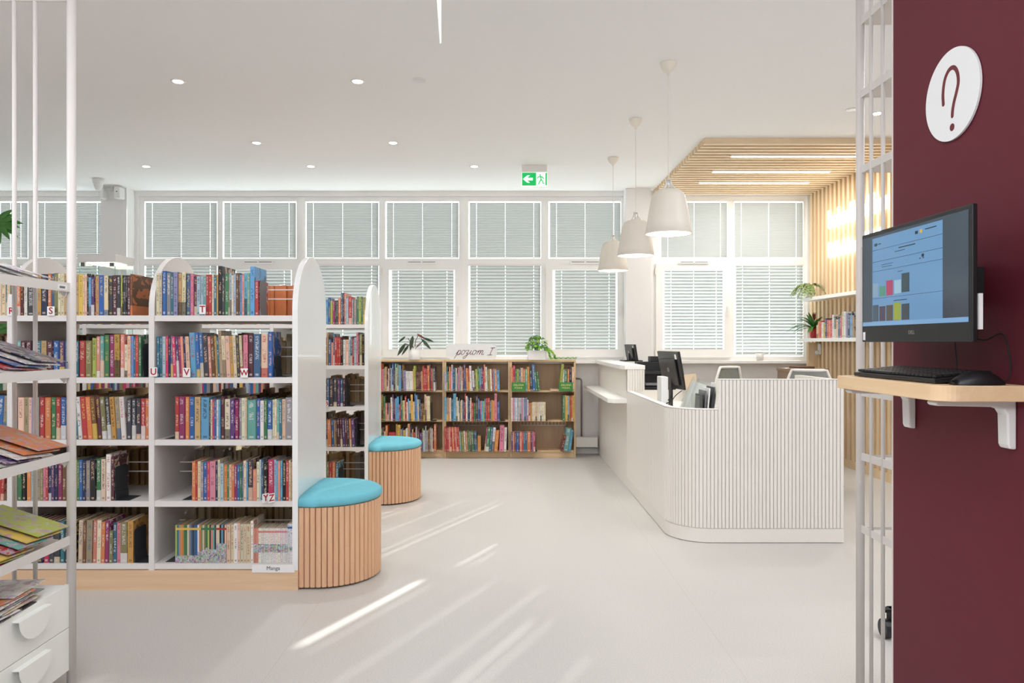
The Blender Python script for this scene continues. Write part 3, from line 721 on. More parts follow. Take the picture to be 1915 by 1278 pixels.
for i in range(3):
    w = 4.8; x0, x1 = X(px, d), X(px + w, d); px += w
    place_book('c', 'manga_volume', x0, d + .002, bot + .0006, (x1-x0) * .96, .14, .222, 'wh', 'taller white manga volume, %s of three beside the end panel' % ordinal(i+1),
               'manga volumes on the bottom shelf', accent='bl', art=.42, cat='comic book')
# face-on comic cover details at the end of the middle bay's top shelf
t = place_book(0, 'comic_book', X(243.5, D1), D1, top + .0006, .012, .285, .234, 'br', 'big comic book showing its orange and brown monster-flame cover, middle front bay', 'face-out books', accent='or', cat='comic book')

# far row, bay seen past the near end panel
D2 = ROW2 + .012; RF = 'far row bay'
G2 = lambda s: 'books on the %s shelf of the far row' % s
shelf_books('sb 559 613.5 bl 556 618 lm 562 622 mg 561 626 dg 561 629 dg 561 632 or 557 637.5 dn 547 641 mr 547 644 sp 547 647 lb 557 651.5 rd 554 658 gy 559 661 gy 559 667 gr 554 671 lm 554 675 gr 554 678.5 og 556 683',
  609, 606.5, D2, top, 'top shelf, ' + RF, G2('top'))
shelf_books('tn 622 613.5 dn 635 619 sp 641 623 dn 625 625.5 rd 631 630 rd 631 633.5 rd 632 637 bk 633 641 wh 636 646 pe 636 652 lb 636 655 dn 631 659 rd 633 662 lb 632 666 pk 622 670 mr 624 672.5 og 625 677 bk 627 681',
  610.5, 684.5, D2, sec, 'second shelf, ' + RF, G2('second'))
shelf_books('dn 710 615.5 dg 709 623 dg 709 630 pp 710 636 dn 710 641 mr 710 645', 610.5, 762, D2, thr, 'third shelf, ' + RF, G2('third'), dep=(.2, .22))
shelf_books('nv 787 613 or 787 620 bl 787 625 be 788 628 br 787 631 mr 785 636 mr 785 641 pp 785 645.5 mr 785 650 dg 786 653 or 786 658 pp 786 664', 610.5, 838.5, D2, fou, 'fourth shelf, ' + RF, G2('fourth'), dep=(.2, .22), lean=[(610, 670, -2)])
shelf_books('og 866 615 rd 866 620.5 or 866 627 tl 867 633', 610.5, 915, D2, bot, 'bottom shelf, ' + RF, G2('bottom'), dep=(.2, .22))
# other bays of the far row: only slivers show through the near shelves
def stuff_books(name, boxes, label, cat):
    keys = sorted({b[-1] for b in boxes}); m_ = MB(); idx = []
    for b in boxes:
        m_.box(*b[:6]); idx += [keys.index(b[-1])] * 6
    mats = [M[k] if k in M else None for k in keys]
    o = m_.build(name, None, mats=[x for x in mats]); 
    for p, i in zip(o.data.polygons, idx): p.material_index = i
    return tag(o, label, cat, kind='stuff')
for k, (nm, hx) in PAL.items(): M['bk_' + k] = plain('spine_' + nm.replace(' ', '_').replace('-', '_'), COL[k][1], 0.45, noise=.06)
for i, hx in enumerate(('#a98b62', '#c4ab84', '#8b6a44', '#d3c3a4', '#9c9184', '#7a5c3c')): M['pg_%d' % i] = plain('page_edges_%d' % i, hx, 0.9, noise=.08)
rnd = random.Random(11)
bx = []
for bay in range(1, 4):
    a, b_ = XS2[bay+1] + .01, XS2[bay] - .04
    for z in SH_Z:
        x = a
        while x < b_ - .03:
            w = rnd.uniform(.012, .032); h = rnd.uniform(.19, .25)
            bx.append((x, x + w - .001, D2, D2 + .16, z + .0008, z + h, 'bk_' + rnd.choice(list(PAL)))); x += w
stuff_books('books_in_far_row', bx, 'mixed colourful books on the far row, glimpsed through the near shelving', 'books')
def back_side(y0, bays, xs, seed, label, tops):
    rnd = random.Random(seed); bx = []; h0 = y0 + .33
    for bay in bays:
        a, b_ = xs[bay+1] + .004, xs[bay] - .036
        for si, z in enumerate(SH_Z):
            x = b_
            lim = a + (.0 if tops[si] == 1 else (b_ - a) * (1 - tops[si]))
            grp = 'pg_%d' % rnd.randrange(6)
            while x > lim + .03:
                w = rnd.uniform(.012, .034)
                if si == 0: w = .028
                h = rnd.uniform(.2, .26) if si else .205
                if rnd.random() < .25: grp = 'pg_%d' % rnd.randrange(6)
                dd = rnd.uniform(.15, .2)
                key = grp if si or bay > 0 else 'bk_or'
                bx.append((x - w + .0012, x, h0 + .32 - dd, h0 + .318, z + .0008, z + h, key)); x -= w
    stuff_books('books_facing_away', bx, label, 'books')
back_side(ROW1, (0, 1, 2), XS1, 5, 'page edges of books shelved on the back of the near row', [.42, 1, 1, 1, 1])
back_side(ROW2, (0,), XS2, 6, 'page edges of books shelved on the back of the far row', [1, 1, 1, 1, 1])

# bookends
def bookend(x, y, z, hh, dark, label, dirn=1, dep=.12, foot=.06):
    t = empty('bookend', (x, y, z), label, 'bookend', 'bookends')
    m_ = M['dgrey'] if dark else M['grey']
    pr = [(0, 0), (dep, 0), (dep, hh - .02)] + arc(dep - .02, hh - .02, .02, 0, 90, 4) + arc(.02, hh - .02, .02, 90, 180, 4)
    MB().prism(pr, 'X', -.0012, 0).build('upright_plate', m_, t)
    MB().prism([(0, 0), (foot * dirn, 0), (foot * dirn, .0012), (.006*dirn, .003), (.002 * dirn, .045), (0, .045)], 'Y', 0, dep).build('foot_plate', m_, t)
bookend(X(483.5, D1) + .004, D1 + .01, top, .20, False, 'grey metal bookend on the top shelf beside the slim red book')
bookend(X(510, D1) + .003, D1 + .03, sec, .12, True, 'dark bookend behind the last blue book on second shelf, right front bay')
bookend(X(326, D1) - .003, D1 + .02, thr, .19, True, 'dark bookend at the left end of third shelf, right front bay', -1)
bookend(X(358, D1) - .003, D1 + .02, fou, .17, True, 'dark bookend at left end of fourth shelf, right front bay', -1)
bookend(X(327, D1) - .003, D1 + .02, bot, .19, True, 'dark bookend left of the comic volumes with yellow band', -1)
bookend(X(264.5, D1) + .003, D1 + .01, sec, .19, True, 'dark bookend right of the green book, second shelf, middle front bay')
bookend(X(213.5, D1) + .003, D1 + .005, fou, .19, True, 'dark grey bookend on the fourth shelf, middle front bay', dep=.14, foot=.08)
bookend(X(249.5, D1) + .003, D1 + .005, bot, .19, True, 'dark grey bookend on the bottom shelf, middle front bay', dep=.14, foot=.08)
bookend(X(645.5, D2) + .003, D2 + .005, thr, .2, True, 'dark bookend on the third shelf of the far row', dep=.14, foot=.06)
bookend(X(665, D2) + .003, D2 + .005, fou, .19, True, 'dark bookend on the fourth shelf of the far row', dep=.14, foot=.06)
bookend(X(634, D2) + .003, D2 + .005, bot, .17, True, 'dark bookend on the bottom shelf of the far row', dep=.14, foot=.05)

# letter signs on the shelf edges
def letter_sign(ch, px, py, y, label, rz=0, size=.052, w=.042, h=.052):
    t = empty('letter_sign', (X(px, y), y, Z(py, y)), label, 'shelf sign', 'letter signs on shelf edges', rz=rz)
    MB().prism(rrect(-w/2, w/2, -h/2, h/2, .003, 3), 'Y', 0, .002).build('plate', M['card'], t)
    MB().box(-w/2 + .004, w/2 - .004, .002, .02, -.014, -.012).build('clip', M['card'], t)
    lettering(ch, size, M['red'], t, (0, -.0006, 0), depth=.0004, bold=.0008)
YS = ROW1 - .006
letter_sign('R', 21, 582, YS, 'white sign with red letter R on top shelf edge')
letter_sign('S', 95, 582, YS, 'white sign with red letter S on top shelf edge')
letter_sign('T', 378.5, 579, YS, 'white sign with red letter T on top shelf edge', w=.036)
letter_sign('U', 287, 696, YS, 'white sign with red letter U on second shelf edge')
letter_sign('V', 349, 697, YS, 'white sign with red letter V on second shelf edge')
letter_sign('W', 456.5, 698, YS, 'white sign with red letter W on second shelf edge', size=.045)
letter_sign('Y', 497, 932, YS - .01, 'white angled sign with red letter Y on fourth shelf edge', rz=R(50))
letter_sign('Z', 508, 932, YS - .01, 'white angled sign with red letter Z on fourth shelf edge', rz=R(50))
letter_sign('B', 610.5, 755, ROW2 - .006, 'small white sign with red letter on third shelf of the far row', w=.03)
t = empty('shelf_label', (X(511, YS), YS, Z(1063.5, YS)), 'pale label reading Manga under the manga volumes', 'shelf label')
MB().box(-.12, .12, 0, .002, -.024, .021).build('plate', M['card'], t)
lettering('Manga', .030, M['ink'], t, (0, -.0006, 0), depth=.0003)

# ------------------------------------------------------------------ stools
def stool(y0, label):
    t = empty('stool', (-1.17, y0 + .33, 0), label, 'stool', 'slatted stools with turquoise cushions')
    e = .085; r = .325
    def dpath(off, n=26):
        rr = r + off
        return [(0.001, -rr), (e, -rr)] + arc(e, 0, rr, -90, 90, n) + [(0.001, rr)]
    MB().prism(dpath(-.028), 'Z', .004, .455).build('core', M['blackm'], t)
    # half-round dowels around the D outline
    L = e + math.pi * (r - .012) + e; n = 36; sl = MB(); rr = r - .014
    for i in range(n):
        s = (i + .5) * L / n
        if s < e: p = (s, -rr); q = (0, -1)
        elif s > L - e: p = (L - s, rr); q = (0, 1)
        else:
            a = (s - e) / (L - 2*e) * math.pi - math.pi/2; p = (e + rr * math.cos(a), rr * math.sin(a)); q = (math.cos(a), math.sin(a))
        hw = L / n * .475; tx, ty = -q[1], q[0]
        o = []
        for k in range(9):
            b_ = math.pi * k / 8; u, v = -hw * math.cos(b_), math.sin(b_) ** .6 * .014
            o.append((p[0] + tx*u + q[0]*v, p[1] + ty*u + q[1]*v))
        o.append((p[0] + tx*hw - q[0]*.012, p[1] + ty*hw - q[1]*.012)); o.append((p[0] - tx*hw - q[0]*.012, p[1] - ty*hw - q[1]*.012))
        sl.prism(o, 'Z', .012, .462)
    sl.build('slatted_skirt', M['wood_st'], t)
    cu = MB(); rows = []
    prof = [(-.03, 0), (-.006, .002), (.006, .012), (.009, .026), (.004, .042), (-.012, .053), (-.05, .060), (-.12, .064), (-.2, .066)]
    base = []
    for off, z in prof: base.append([(max(.0015, x) if x > .002 else .0015, y, z) for (x, y) in dpath(off)])
    cu.strip([r_ + [] for r_ in base])
    # flat back and top fill
    nrow = len(base[0])
    top_ = base[-1]; ce = len(cu.v); cu.v.append((.05, 0, .067))
    st = (len(base) - 1) * nrow
    for k in range(nrow - 1): cu.f.append((st + k, st + k + 1, ce))
    cu.f.append((st + nrow - 1, st, ce))
    bk = [i * nrow for i in range(len(base))] + [i * nrow + nrow - 1 for i in range(len(base))][::-1]
    cu.f.append(tuple(bk)); cu.f.append(tuple(range(nrow))[::-1])
    cu.build('cushion', M['blue'], t, smooth=True, loc=(0, 0, .463))
stool(ROW1, 'near half-round slatted wooden stool with turquoise cushion at the end panel')
stool(ROW2, 'farther half-round slatted stool with turquoise cushion beside the wooden bookcases')

# ================================================================== WOODEN BOOKCASES
BD = 8.96
zt_, z1_, z2_, z3_ = 1.185, .815, .452, .095
names3 = ['left wooden bookcase', 'middle wooden bookcase', 'right wooden bookcase']
lefts = [X(708, BD), X(831, BD), X(954, BD)]; WB = .795
shz = [Z(730.5, BD), Z(786, BD), Z(842.5, BD)]
for i, x0 in enumerate(lefts):
    t = empty('wooden_bookcase', (x0 + WB/2, BD + .14, 0), ['left low beech bookcase against the window wall behind the far stool', 'middle low beech bookcase under the white poziom I sign', 'right low beech bookcase under the ivy planter'][i], 'bookcase', 'beech bookcases')
    w = WB / 2; tp = Z(673.5, BD)
    for s in (-1, 1): MB().box(s*w - (.022 if s > 0 else 0), s*w + (.022 if s < 0 else 0), -.14, .12, 0, tp - .022).build('side_panel', M['wood_case'], t, bevel=.001)
    MB().box(-w, w, -.145, .12, tp - .022, tp).build('top_board', M['wood_case'], t, bevel=.001)
    for z in shz: MB().box(-w + .023, w - .023, -.138, .11, z - .022, z).build('shelf', M['wood_case'], t)
    MB().box(-w + .023, w - .023, -.13, -.11, 0, shz[2] - .023).build('plinth', M['wood_case'], t)
    MB().box(-w + .023, w - .023, .11, .12, .02, tp - .023).build('back_panel', M['wood_back'], t)
    if i > 0:
        g = MB(); a, b_ = (-.27, .30) if i == 2 else (-.31, .31); zz0, zz1 = .36, .415
        g.box(a, b_, .104, .1095, zz1, zz1+.009).box(a, b_, .104, .1095, zz0, zz0+.009)
        k = 13
        for q in range(k + 1): xx = a + (b_-a-.008) * q / k; g.box(xx, xx+.008, .104, .1095, zz0, zz1)
        g.build('vent_grille', M['whm'], t)
D3 = BD - .135
PB = 'picture books in the wooden bookcases'
def pbooks(spec, px0, lvl, where, lean=None):
    shelf_books(spec, px0, (730.5, 786, 842.5)[lvl], BD, shz[lvl], where, PB, name='picture_book', dep=(.17, .22), cat='book', noun='picture book', lean=lean)
    # stand them just inside the front edge
pre = len(bpy.data.objects)
pbooks('lm 692 713.5 rd 680 717 pk 690 720 gy 689 722 tn 686 726 mr 692 728.5 pe 689 731 dg 681 733 lb 688 735.5 bl 680 738.5 mr 689 741 tg 680 743 cr 687 745.5 og 681 748 sb 683 752.5 dn 690 754.5 br 681 757 lv 692 762 wh 694 764.6 wh 694 767.2 wh 694 769.8 wh 694 772.4 wh 694 775 yl 690 777 lm 684 780 mr 694 782.5 mr 694 785 mr 694 787.5 mr 694 790 tn 694 793 rd 684 795.5 rd 688 799 rd 689 802 or 683 805.5 dg 681 808 rd 688 811 gy 689 813 dg 686 816',
       711, 0, 'top shelf, left case', lean=[(757, 817, -1.5)])
pbooks('gy 752 715.5 br 736 719.5 gr 740 723 sp 753 727 mr 753 729.5 tg 753 731.5 rd 753 734 wh 742 737 pp 737 739.5 mr 745 742 sb 744 745.5 sb 741 749 rd 755 752 tl 739 755.5 lm 748 757.5 cr 748 760 rd 740 763 cr 751 765.5 sb 745 768 cr 749 771 yl 737 775 cr 750 778 bl 735 780.5 sb 738 783.5 cr 746 785.5 dn 746 789 br 753 791.5 br 753 794 br 753 796.5 pe 737 800 cr 740 803 cr 740 806.5',
       711, 1, 'middle shelf, left case', lean=[(733, 810, -1.2)])
pbooks('gr 799 714.5 gr 799 718 mr 799 721 cr 805 723.5 or 794 727.5 __ 0 743 ms 792 745.5 yl 793 751 gy 801 754.5 dn 799 756.5 yl 803 760 gy 800 762 wh 799 764.5 tn 791 768.5 pp 795 770 tl 807 772.5 tn 801 775 rd 807 779 gy 797 782 mr 802 786.5 pp 808 792 lm 800 793.5 lb 803 796.5 gy 795 799 gy 803 802.5 br 800 805.5 gy 798 808.5 pe 800 811 mr 803 813 or 792 817',
       711, 2, 'bottom shelf, left case')
pbooks('lb 696 836.5 tl 685 838.5 gr 694 841 or 686 844 pk 694 845.5 wh 682 847.5 bl 688 852 tg 688 853.5 cr 688 856 dn 697 857.5 pk 687 860 gy 684 863.5 sp 686 866 br 691 868 pp 681 870.5 dn 688 873 or 688 877.5 rd 688 880 wh 684 883.5 gy 693 885 wh 693 888.5 br 694 891 lm 690 895 gr 685 898 sb 689 901 pp 686 904.5 rd 692 907 or 681 909.5 wh 686 912.5 og 690 915.5 ms 690 918 wh 690 921 rd 690 923.5 sb 690 926 or 690 930 sb 692 935',
       832.5, 0, 'top shelf, middle case', lean=[(870, 940, -2.2)])
pbooks('sb 743 836 gy 743 840 or 743 842.5 wh 743 845 tl 745 849 sb 735 854 cr 742 857 wh 749 859 dn 744 861 og 749 863 cr 747 865.5 dn 747 868 mr 750 870 rd 735 872.5 wh 740 875 dn 742 877.5 nv 747 880 cr 743 882.5 rd 752 886.5 gr 752 890.5 dg 739 894.5 bl 744 897 pp 748 899 pk 749 901 sb 749 904 lm 749 906 tl 744 909 rd 743 912.5 rd 743 916.5 tl 747 919 ms 747 922 or 748 925 pk 735 929.5 mg 750 931 bl 749 934.5',
       832.5, 1, 'middle shelf, middle case')
pbooks('rd 797 835.6 rd 798 838.2 rd 797 840.8 sp 797 843.4 rd 797 846 rd 797 848.6 or 797 851.2 rd 797 853.8 sp 797 856.4 rd 797 859 rd 797 861.6 tg 805 864.5 og 806 869.5 cr 805 872.5 sp 806 876.5 gr 805 880 be 806 883.5 gr 805 887.5 dg 805 890 dn 805 893.5 ms 814 900 __ 0 906 mg 797 908.5 gr 797 914.5 tl 797 919 wh 798 924 or 803 931 __ 0 933.5 pk 794 942 wh 798 947',
       832.8, 2, 'bottom shelf, middle case', lean=[(847, 893, -3.2), (905, 933, 5), (933, 950, 2)])
pbooks('or 687 959 hp 683 963 gr 690 966.5 lm 690 970 dn 690 973 pe 688 978 or 690 981.5 tg 690 986 ms 686 991 dg 691 995.5 bl 681 1001 gr 694 1005.5 gr 694 1009.5',
       955.8, 0, 'top shelf left side, right case', lean=[(985, 996, -2), (996, 1010, -6)])
pbooks('lm 681 1048.5 wh 691 1054 gr 691 1059.5 or 690 1063.5 nv 687 1068 pe 686 1072.5', 1044, 0, 'top shelf right side, right case', lean=[(1040, 1049, 6)])
pbooks('wh 743 958.5 pk 743 961.2 lb 743 964 wh 743 966.7 lb 743 969.5 cr 743 972 lb 743 974.7 pk 743 977.4 lb 743 980 lv 743 982.7 lv 743 985.4 wh 747 988 rd 752 991 ms 752 994.5 wh 751 997.5 cr 751 1000.5 cr 751 1003.5 cr 751 1006.5 wh 751 1009.5 cr 751 1012.5 wh 751 1016 cr 751 1019.5',
       956, 1, 'middle shelf left side, right case')
pbooks('gr 738 1055 yl 738 1057.5 yl 739 1060 lb 739 1062.5 og 739 1064.5 rd 739 1067 or 739 1069.5 yl 739 1072.5', 1051, 1, 'middle shelf right side, right case')
pbooks('pp 806 959 or 806 962 pp 806 966 bl 806 969.5 mr 806 972 sp 806 975.5 rd 806 978.5 tl 806 981.5 dn 806 985.5 or 806 992 pp 806 995 pk 806 997.5 hp 806 1000.3', 956, 2, 'bottom shelf left side, right case')
pbooks('dr 812 1052 tg 799 1061.5 sb 803 1066', 1047.5, 2, 'bottom shelf right side, right case', lean=[(1047, 1050, 11), (1050, 1067, 8)])
for o in list(bpy.data.objects):
    if o.name.startswith('picture_book'): o.location.y = BD - .115 + random.uniform(0, .006)
# flat books and cards on the bookcases' shelves
def flat_book(px0, px1, zb, th, ck, label, n=1):
    for i in range(n):
        t = empty('flat_book', ((X(px0, BD) + X(px1, BD))/2, BD - .02, zb + i*th), label if n == 1 else label % ordinal(i+1), 'book', 'books lying flat')
        w = (X(px1, BD) - X(px0, BD)) / 2
        MB().box(-w, w, -.09, .09, 0, .0015).box(-w, w, -.09, .09, th-.0022, th-.0007).box(-w, w, -.09, -.088, .0015, th-.0022).build('cover', M['bk_' + ck], t)
        MB().box(-w+.002, w-.002, -.087, .088, .0016, th-.0023).build('page_block', M['paper'], t)
flat_book(986, 1000, shz[0], .018, 'pe', 'pale book lying flat in front of the yellow and grey picture books')
flat_book(1028, 1044, shz[0], .020, 'pe', 'pale book lying flat left of the right green card')
flat_book(729, 742, shz[2], .028, 'wh', '%s book from bottom of the flat stack, bottom shelf, left case', 6)
for i in range(2): flat_book(729.5, 742, shz[2] + .168 + i * .03, .03, 'rd', '%s red book on top of the flat stack, bottom shelf, left case' % ('lower', 'upper')[i])
for px0, px1, w in ((956.5, 982.5, 'left'), (1045.5, 1071.5, 'right')):
    x0, x1 = X(px0, BD - .14), X(px1, BD - .14)
    t = empty('shelf_card', ((x0+x1)/2, BD - .134, shz[0]), '%s green card with yellow lettering on the top shelf of the right bookcase' % w, 'shelf card', 'green shelf cards')
    ww = (x1-x0)/2
    MB().box(-ww, ww, 0, .01, 0, .105).build('card_box', M['gbox'], t)
    lettering('ZIELONA', .030, M['ytext'], t, (0, -.0008, .072)); lettering('PÓŁKA', .030, M['ytext'], t, (0, -.0008, .038))
bookend(X(806.5, BD) + .012, BD - .11, shz[1], .22, True, 'dark bookend on the middle shelf of the left bookcase', foot=.06)
bookend(X(935, BD) + .004, BD - .11, shz[1], .22, True, 'dark bookend on the middle shelf of the middle bookcase', foot=.06)
bookend(X(1019.5, BD) + .004, BD - .11, shz[1], .12, True, 'small black bookend on the middle shelf of the right bookcase', foot=.02)
bookend(X(1000.5, BD) + .004, BD - .11, shz[2], .14, True, 'black bookend on the bottom shelf of the right bookcase', foot=.02)

# "poziom I" sign on the middle bookcase
def yz_sign():
    y = 9.0; x0, x1 = X(834, y), X(929, y); zb = Z(673.5, BD); h = Z(643, y) - zb
    t = empty('level_sign', ((x0+x1)/2, y, zb), 'white rounded sign reading poziom I in dark red script on the middle bookcase', 'sign')
    w = (x1-x0)/2
    MB().prism(rrect(-w, w, 0, h, .06, 8), 'Y', 0, .012).build('board', M['sign'], t, bevel=.001)
    MB().box(-w*.7, w*.7, .012, .07, 0, .004).build('foot', M['sign'], t)
    S = .0135  # script unit
    # hand-drawn strokes, x to the right, y up, baseline 0, x-height 4
    st = [
     [(0, 0.5), (.9, 2.6), (1.4, 4.0), (.9, 1.0), (-.2, -3.6)],
     [(.6, 1.2), (1.5, 3.5), (2.5, 4.1), (3.1, 3.2), (2.9, 1.2), (1.9, .1), (1.0, .4), (1.6, -.1), (3.2, .4), (4.2, 1.4)],
     [(6.2, 3.8), (5.0, 4.0), (4.1, 2.6), (4.1, .9), (4.9, 0), (6.0, .5), (6.6, 2.0), (6.3, 3.6), (6.0, 3.6), (6.8, 3.0), (7.6, 3.6)],
     [(7.6, 3.7), (8.6, 4.1), (9.5, 3.6), (9.0, 2.2), (7.9, 1.0), (9.0, 1.2), (9.3, 0), (8.6, -2.2), (7.4, -3.6), (6.6, -3.0), (7.6, -1.2), (9.6, .3), (10.8, 1.8)],
     [(10.8, 1.6), (11.5, 4.0), (11.1, 1.6), (11.3, .2), (12.2, .4), (13.0, 1.6)],
     [(11.9, 5.6), (12.0, 5.8)],
     [(15.0, 3.8), (13.8, 4.0), (12.9, 2.6), (12.9, .9), (13.7, 0), (14.8, .5), (15.4, 2.0), (15.1, 3.6), (14.8, 3.5), (15.8, 2.8), (16.7, 3.2)],
     [(16.6, 0), (17.3, 3.9), (16.9, 1.6), (17.9, 3.6), (18.6, 4.0), (18.8, 3.0), (18.4, 0), (19.4, 3.2), (20.3, 4.0), (20.7, 3.0), (20.3, .6), (20.8, 0), (22.0, .6)],
     [(26.0, 6.0), (29.4, 6.2)], [(27.7, 6.1), (27.0, -.2)], [(25.2, -.4), (28.8, -.2)],
    ]
    # shear for the slant, Catmull-Rom smoothing
    m_ = MB(); ox = -.190; oz = .064
    for k, s in enumerate(st):
        P = [Vector((ox + (p[0] + p[1]*.28) * S * 1.14, -.0005, oz + p[1] * S)) for p in s]
        if len(P) > 2 and k < 8:
            Q = []; n = len(P)
            for i in range(n - 1):
                p0, p1, p2, p3 = P[max(0, i-1)], P[i], P[i+1], P[min(n-1, i+2)]
                for q in range(6):
                    u = q / 6; Q.append(.5 * ((2*p1) + (p2-p0)*u + (2*p0 - 5*p1 + 4*p2 - p3)*u*u + (3*p1 - p0 - 3*p2 + p3)*u**3))
            Q.append(P[-1]); P = Q
        m_.tube(P, .0030 if k < 8 else .0036, 6)
    m_.build('script_lettering', M['dred'], t)
yz_sign()

# ================================================================== RECEPTION DESK
t = empty('reception_desk', (1.16, 5.14, 0), 'long cream-white fluted reception desk with rounded corner under the pendant lamps', 'reception desk')
DX, DY = 1.16, 5.14
RC = .29
def L(x, y): return (x - DX, y - DY)
# outline path of the outer face: along left side, round corner, along front
path = [(DX, 7.07), (DX, DY + RC)] + [(DX + RC - RC*math.cos(R(a)), DY + RC - RC*math.sin(R(a))) for a in range(5, 90, 5)] + [(DX + RC, DY), (2.355, DY)]
def offset(pts, o):
    out = []
    for i, p in enumerate(pts):
        a = Vector(pts[max(0, i-1)]); b_ = Vector(pts[min(len(pts)-1, i+1)]); d = (b_ - a).normalized()
        n = Vector((-d.y, d.x))          # points into the desk for this winding
        out.append((p[0] + n.x*o, p[1] + n.y*o))
    return out
def wallpoly(pts, a, b_): return [L(*p) for p in offset(pts, a) + offset(pts, b_)[::-1]]
XSTEP = X(1343, DY)
lowpath = [p for p in path if p[0] <= DX + RC + .001] + [(XSTEP, DY)]
hipath = [(XSTEP, DY), (2.355, DY)]
body = MB().prism(wallpoly(lowpath, .012, .05), 'Z', .098, .928).prism(wallpoly(hipath, .012, .05), 'Z', .098, 1.137)
body.box(*[v for v in (2.305-DX, 2.355-DX)], .05, .75, .0, 1.137)
body.build('body_panel', M['desk'], t)
fl = MB()
def flutes(pts, z0, z1, pitch=.0258):
    seg = []; tot = 0
    for a, b_ in zip(pts[:-1], pts[1:]):
        l_ = math.dist(a, b_); seg.append((tot, l_, a, b_)); tot += l_
    n = int(round(tot / pitch)); pitch = tot / n
    for i in range(n):
        s = (i + .5) * pitch
        for (o, l_, a, b_) in seg:
            if o <= s <= o + l_ + 1e-9:
                u = (s - o) / l_; c = (a[0] + (b_[0]-a[0])*u, a[1] + (b_[1]-a[1])*u); d = ((b_[0]-a[0])/l_, (b_[1]-a[1])/l_); break
        nn = (-d[1], d[0]); hw = pitch * .43
        o = []
        for (uu, vv) in ((-hw, .014), (-hw, .003), (-hw*.7, 0), (hw*.7, 0), (hw, .003), (hw, .014)):
            o.append(L(c[0] + d[0]*uu + nn[0]*vv, c[1] + d[1]*uu + nn[1]*vv))
        fl.prism(o, 'Z', z0, z1)
flutes(lowpath, .105, .926); flutes(hipath, .105, 1.135)
fl.build('fluted_front', M['desk'], t)
MB().prism(wallpoly(path, .006, .05), 'Z', .004, .100).build('plinth', M['desk'], t)
MB().prism(wallpoly(lowpath, .001, .052), 'Z', .9285, .934).build('low_edge_cap', M['desktop'], t)
MB().prism(wallpoly(hipath, .001, .052), 'Z', 1.1375, 1.142).build('high_edge_cap', M['desktop'], t)
# far part: plain panels, raised counter, ledge
fp = MB()
for a, b_ in ((7.072, 7.9), (7.902, 8.6), (8.602, 9.24)): fp.box(0.004, .05, a-DY, b_-DY, .098, 1.135)
fp.box(.004, .16, 7.074-DY, 7.10-DY, .9, 1.135)
fp.build('side_panel', M['desk'], t)
MB().box(.01, .05, 7.0-DY, 9.24-DY, 0, .098).build('side_plinth', M['desk'], t)
f2 = MB(); k = 7; w = (1.335 - 1.165) / k
for i in range(k): f2.prism([(.004 + (i+.08)*w, 7.074-DY), (.004+(i+.15)*w, 7.066-DY), (.004+(i+.85)*w, 7.066-DY), (.004+(i+.92)*w, 7.074-DY)], 'Z', .934, 1.135)
f2.build('counter_end_flutes', M['desk'], t)
MB().prism([(-.05, 9.22-DY), (-.05, 7.16-DY), (-.02, 7.06-DY), (.175, 7.06-DY), (.175, 9.22-DY)], 'Z', 1.137, 1.178).build('counter_top', M['desktop'], t, bevel=.003)
MB().prism([(-.175, 9.2-DY), (-.175, 7.12-DY), (-.13, 7.06-DY), (.003, 7.06-DY), (.003, 9.2-DY)], 'Z', .815, .857).build('ledge', M['desktop'], t, bevel=.003)
MB().prism([L(*p) for p in offset(path, .052) if p[1] < 7.07 or True] + [(1.145, .6), (.74, .75), (.74, 9.22-DY), (.052, 9.22-DY)], 'Z', .735, .76).build('worktop', M['desktop'], t)
MB().box(.68, .72, 1.0, 9.2-DY, 0, .734).build('inner_support', M['desk'], t)

# things on and behind the desk ------------------------------------------------
WTZ = .7605
def back_monitor(x, y, zb, w, h, yaw, tilt, label, stand=True, zstand=WTZ):
    t = empty('monitor', (x, y, zstand), label, 'monitor', 'monitors seen from behind', rz=R(yaw))
    dz = zb - zstand; ti = R(tilt); mt = Matrix.Translation((0, 0, dz)) @ Matrix.Rotation(ti, 4, 'X')
    MB().box(-w/2, w/2, -.012, .012, 0, h, mt).build('display_shell', M['black'], t, bevel=.004)
    MB().box(-w/2+.012, w/2-.012, .0122, .0128, .03, h-.012, mt).build('screen', M['blackm'], t)
    b_ = MB().box(-w*.36, w*.36, -.03, -.012, .04, h*.8, mt).build('back_bulge', M['black'], t, bevel=.006)
    MB().lathe([(.022, 0), (.022, .0015), (.001, .0015)], seg=20).build('badge', M['steel'], t).matrix_local = mt @ Matrix.Translation((0, -.030, h*.52)) @ Matrix.Rotation(R(90), 4, 'X')
    MB().box(w*.32, w*.40, -.0135, -.0121, h*.80, h*.93, mt).build('sticker', M['card'], t)
    if stand:
        s = MB().box(-.03, .03, -.05, -.03, .012, dz + h*.45).box(-.12, .12, -.12, .09, 0, .012)
        s.build('stand', M['black'], t, bevel=.003)
back_monitor(1.47, 8.55, 1.185, .44, .19, -85, 9, 'small black monitor back rising behind the raised counter end', zstand=1.1785)
back_monitor(X(1262, 6.95), 6.95, .965, .50, .355, -80, 11, 'large black monitor back with round badge, behind the low desk edge')
t = empty('desk_printer', (1.66, 8.2, WTZ), 'black multifunction printer behind the raised counter', 'printer', rz=0)
MB().box(-.2, .2, -.15, .15, 0, .04).box(-.2, -.15, -.15, .15, .04, .17).box(.12, .2, -.15, .15, .04, .17).box(-.2, .2, -.02, .15, .04, .30).box(-.2, .2, -.15, .15, .17, .20).box(-.05, .17, .0, .15, .30, .36).build('body', M['black'], t, bevel=.006)
MB().box(-.14, .11, -.21, -.03, .05, .075).build('paper_tray', M['grey'], t)
MB().box(.125, .195, -.156, -.150, .18, .30).build('control_panel', M['blackm'], t)
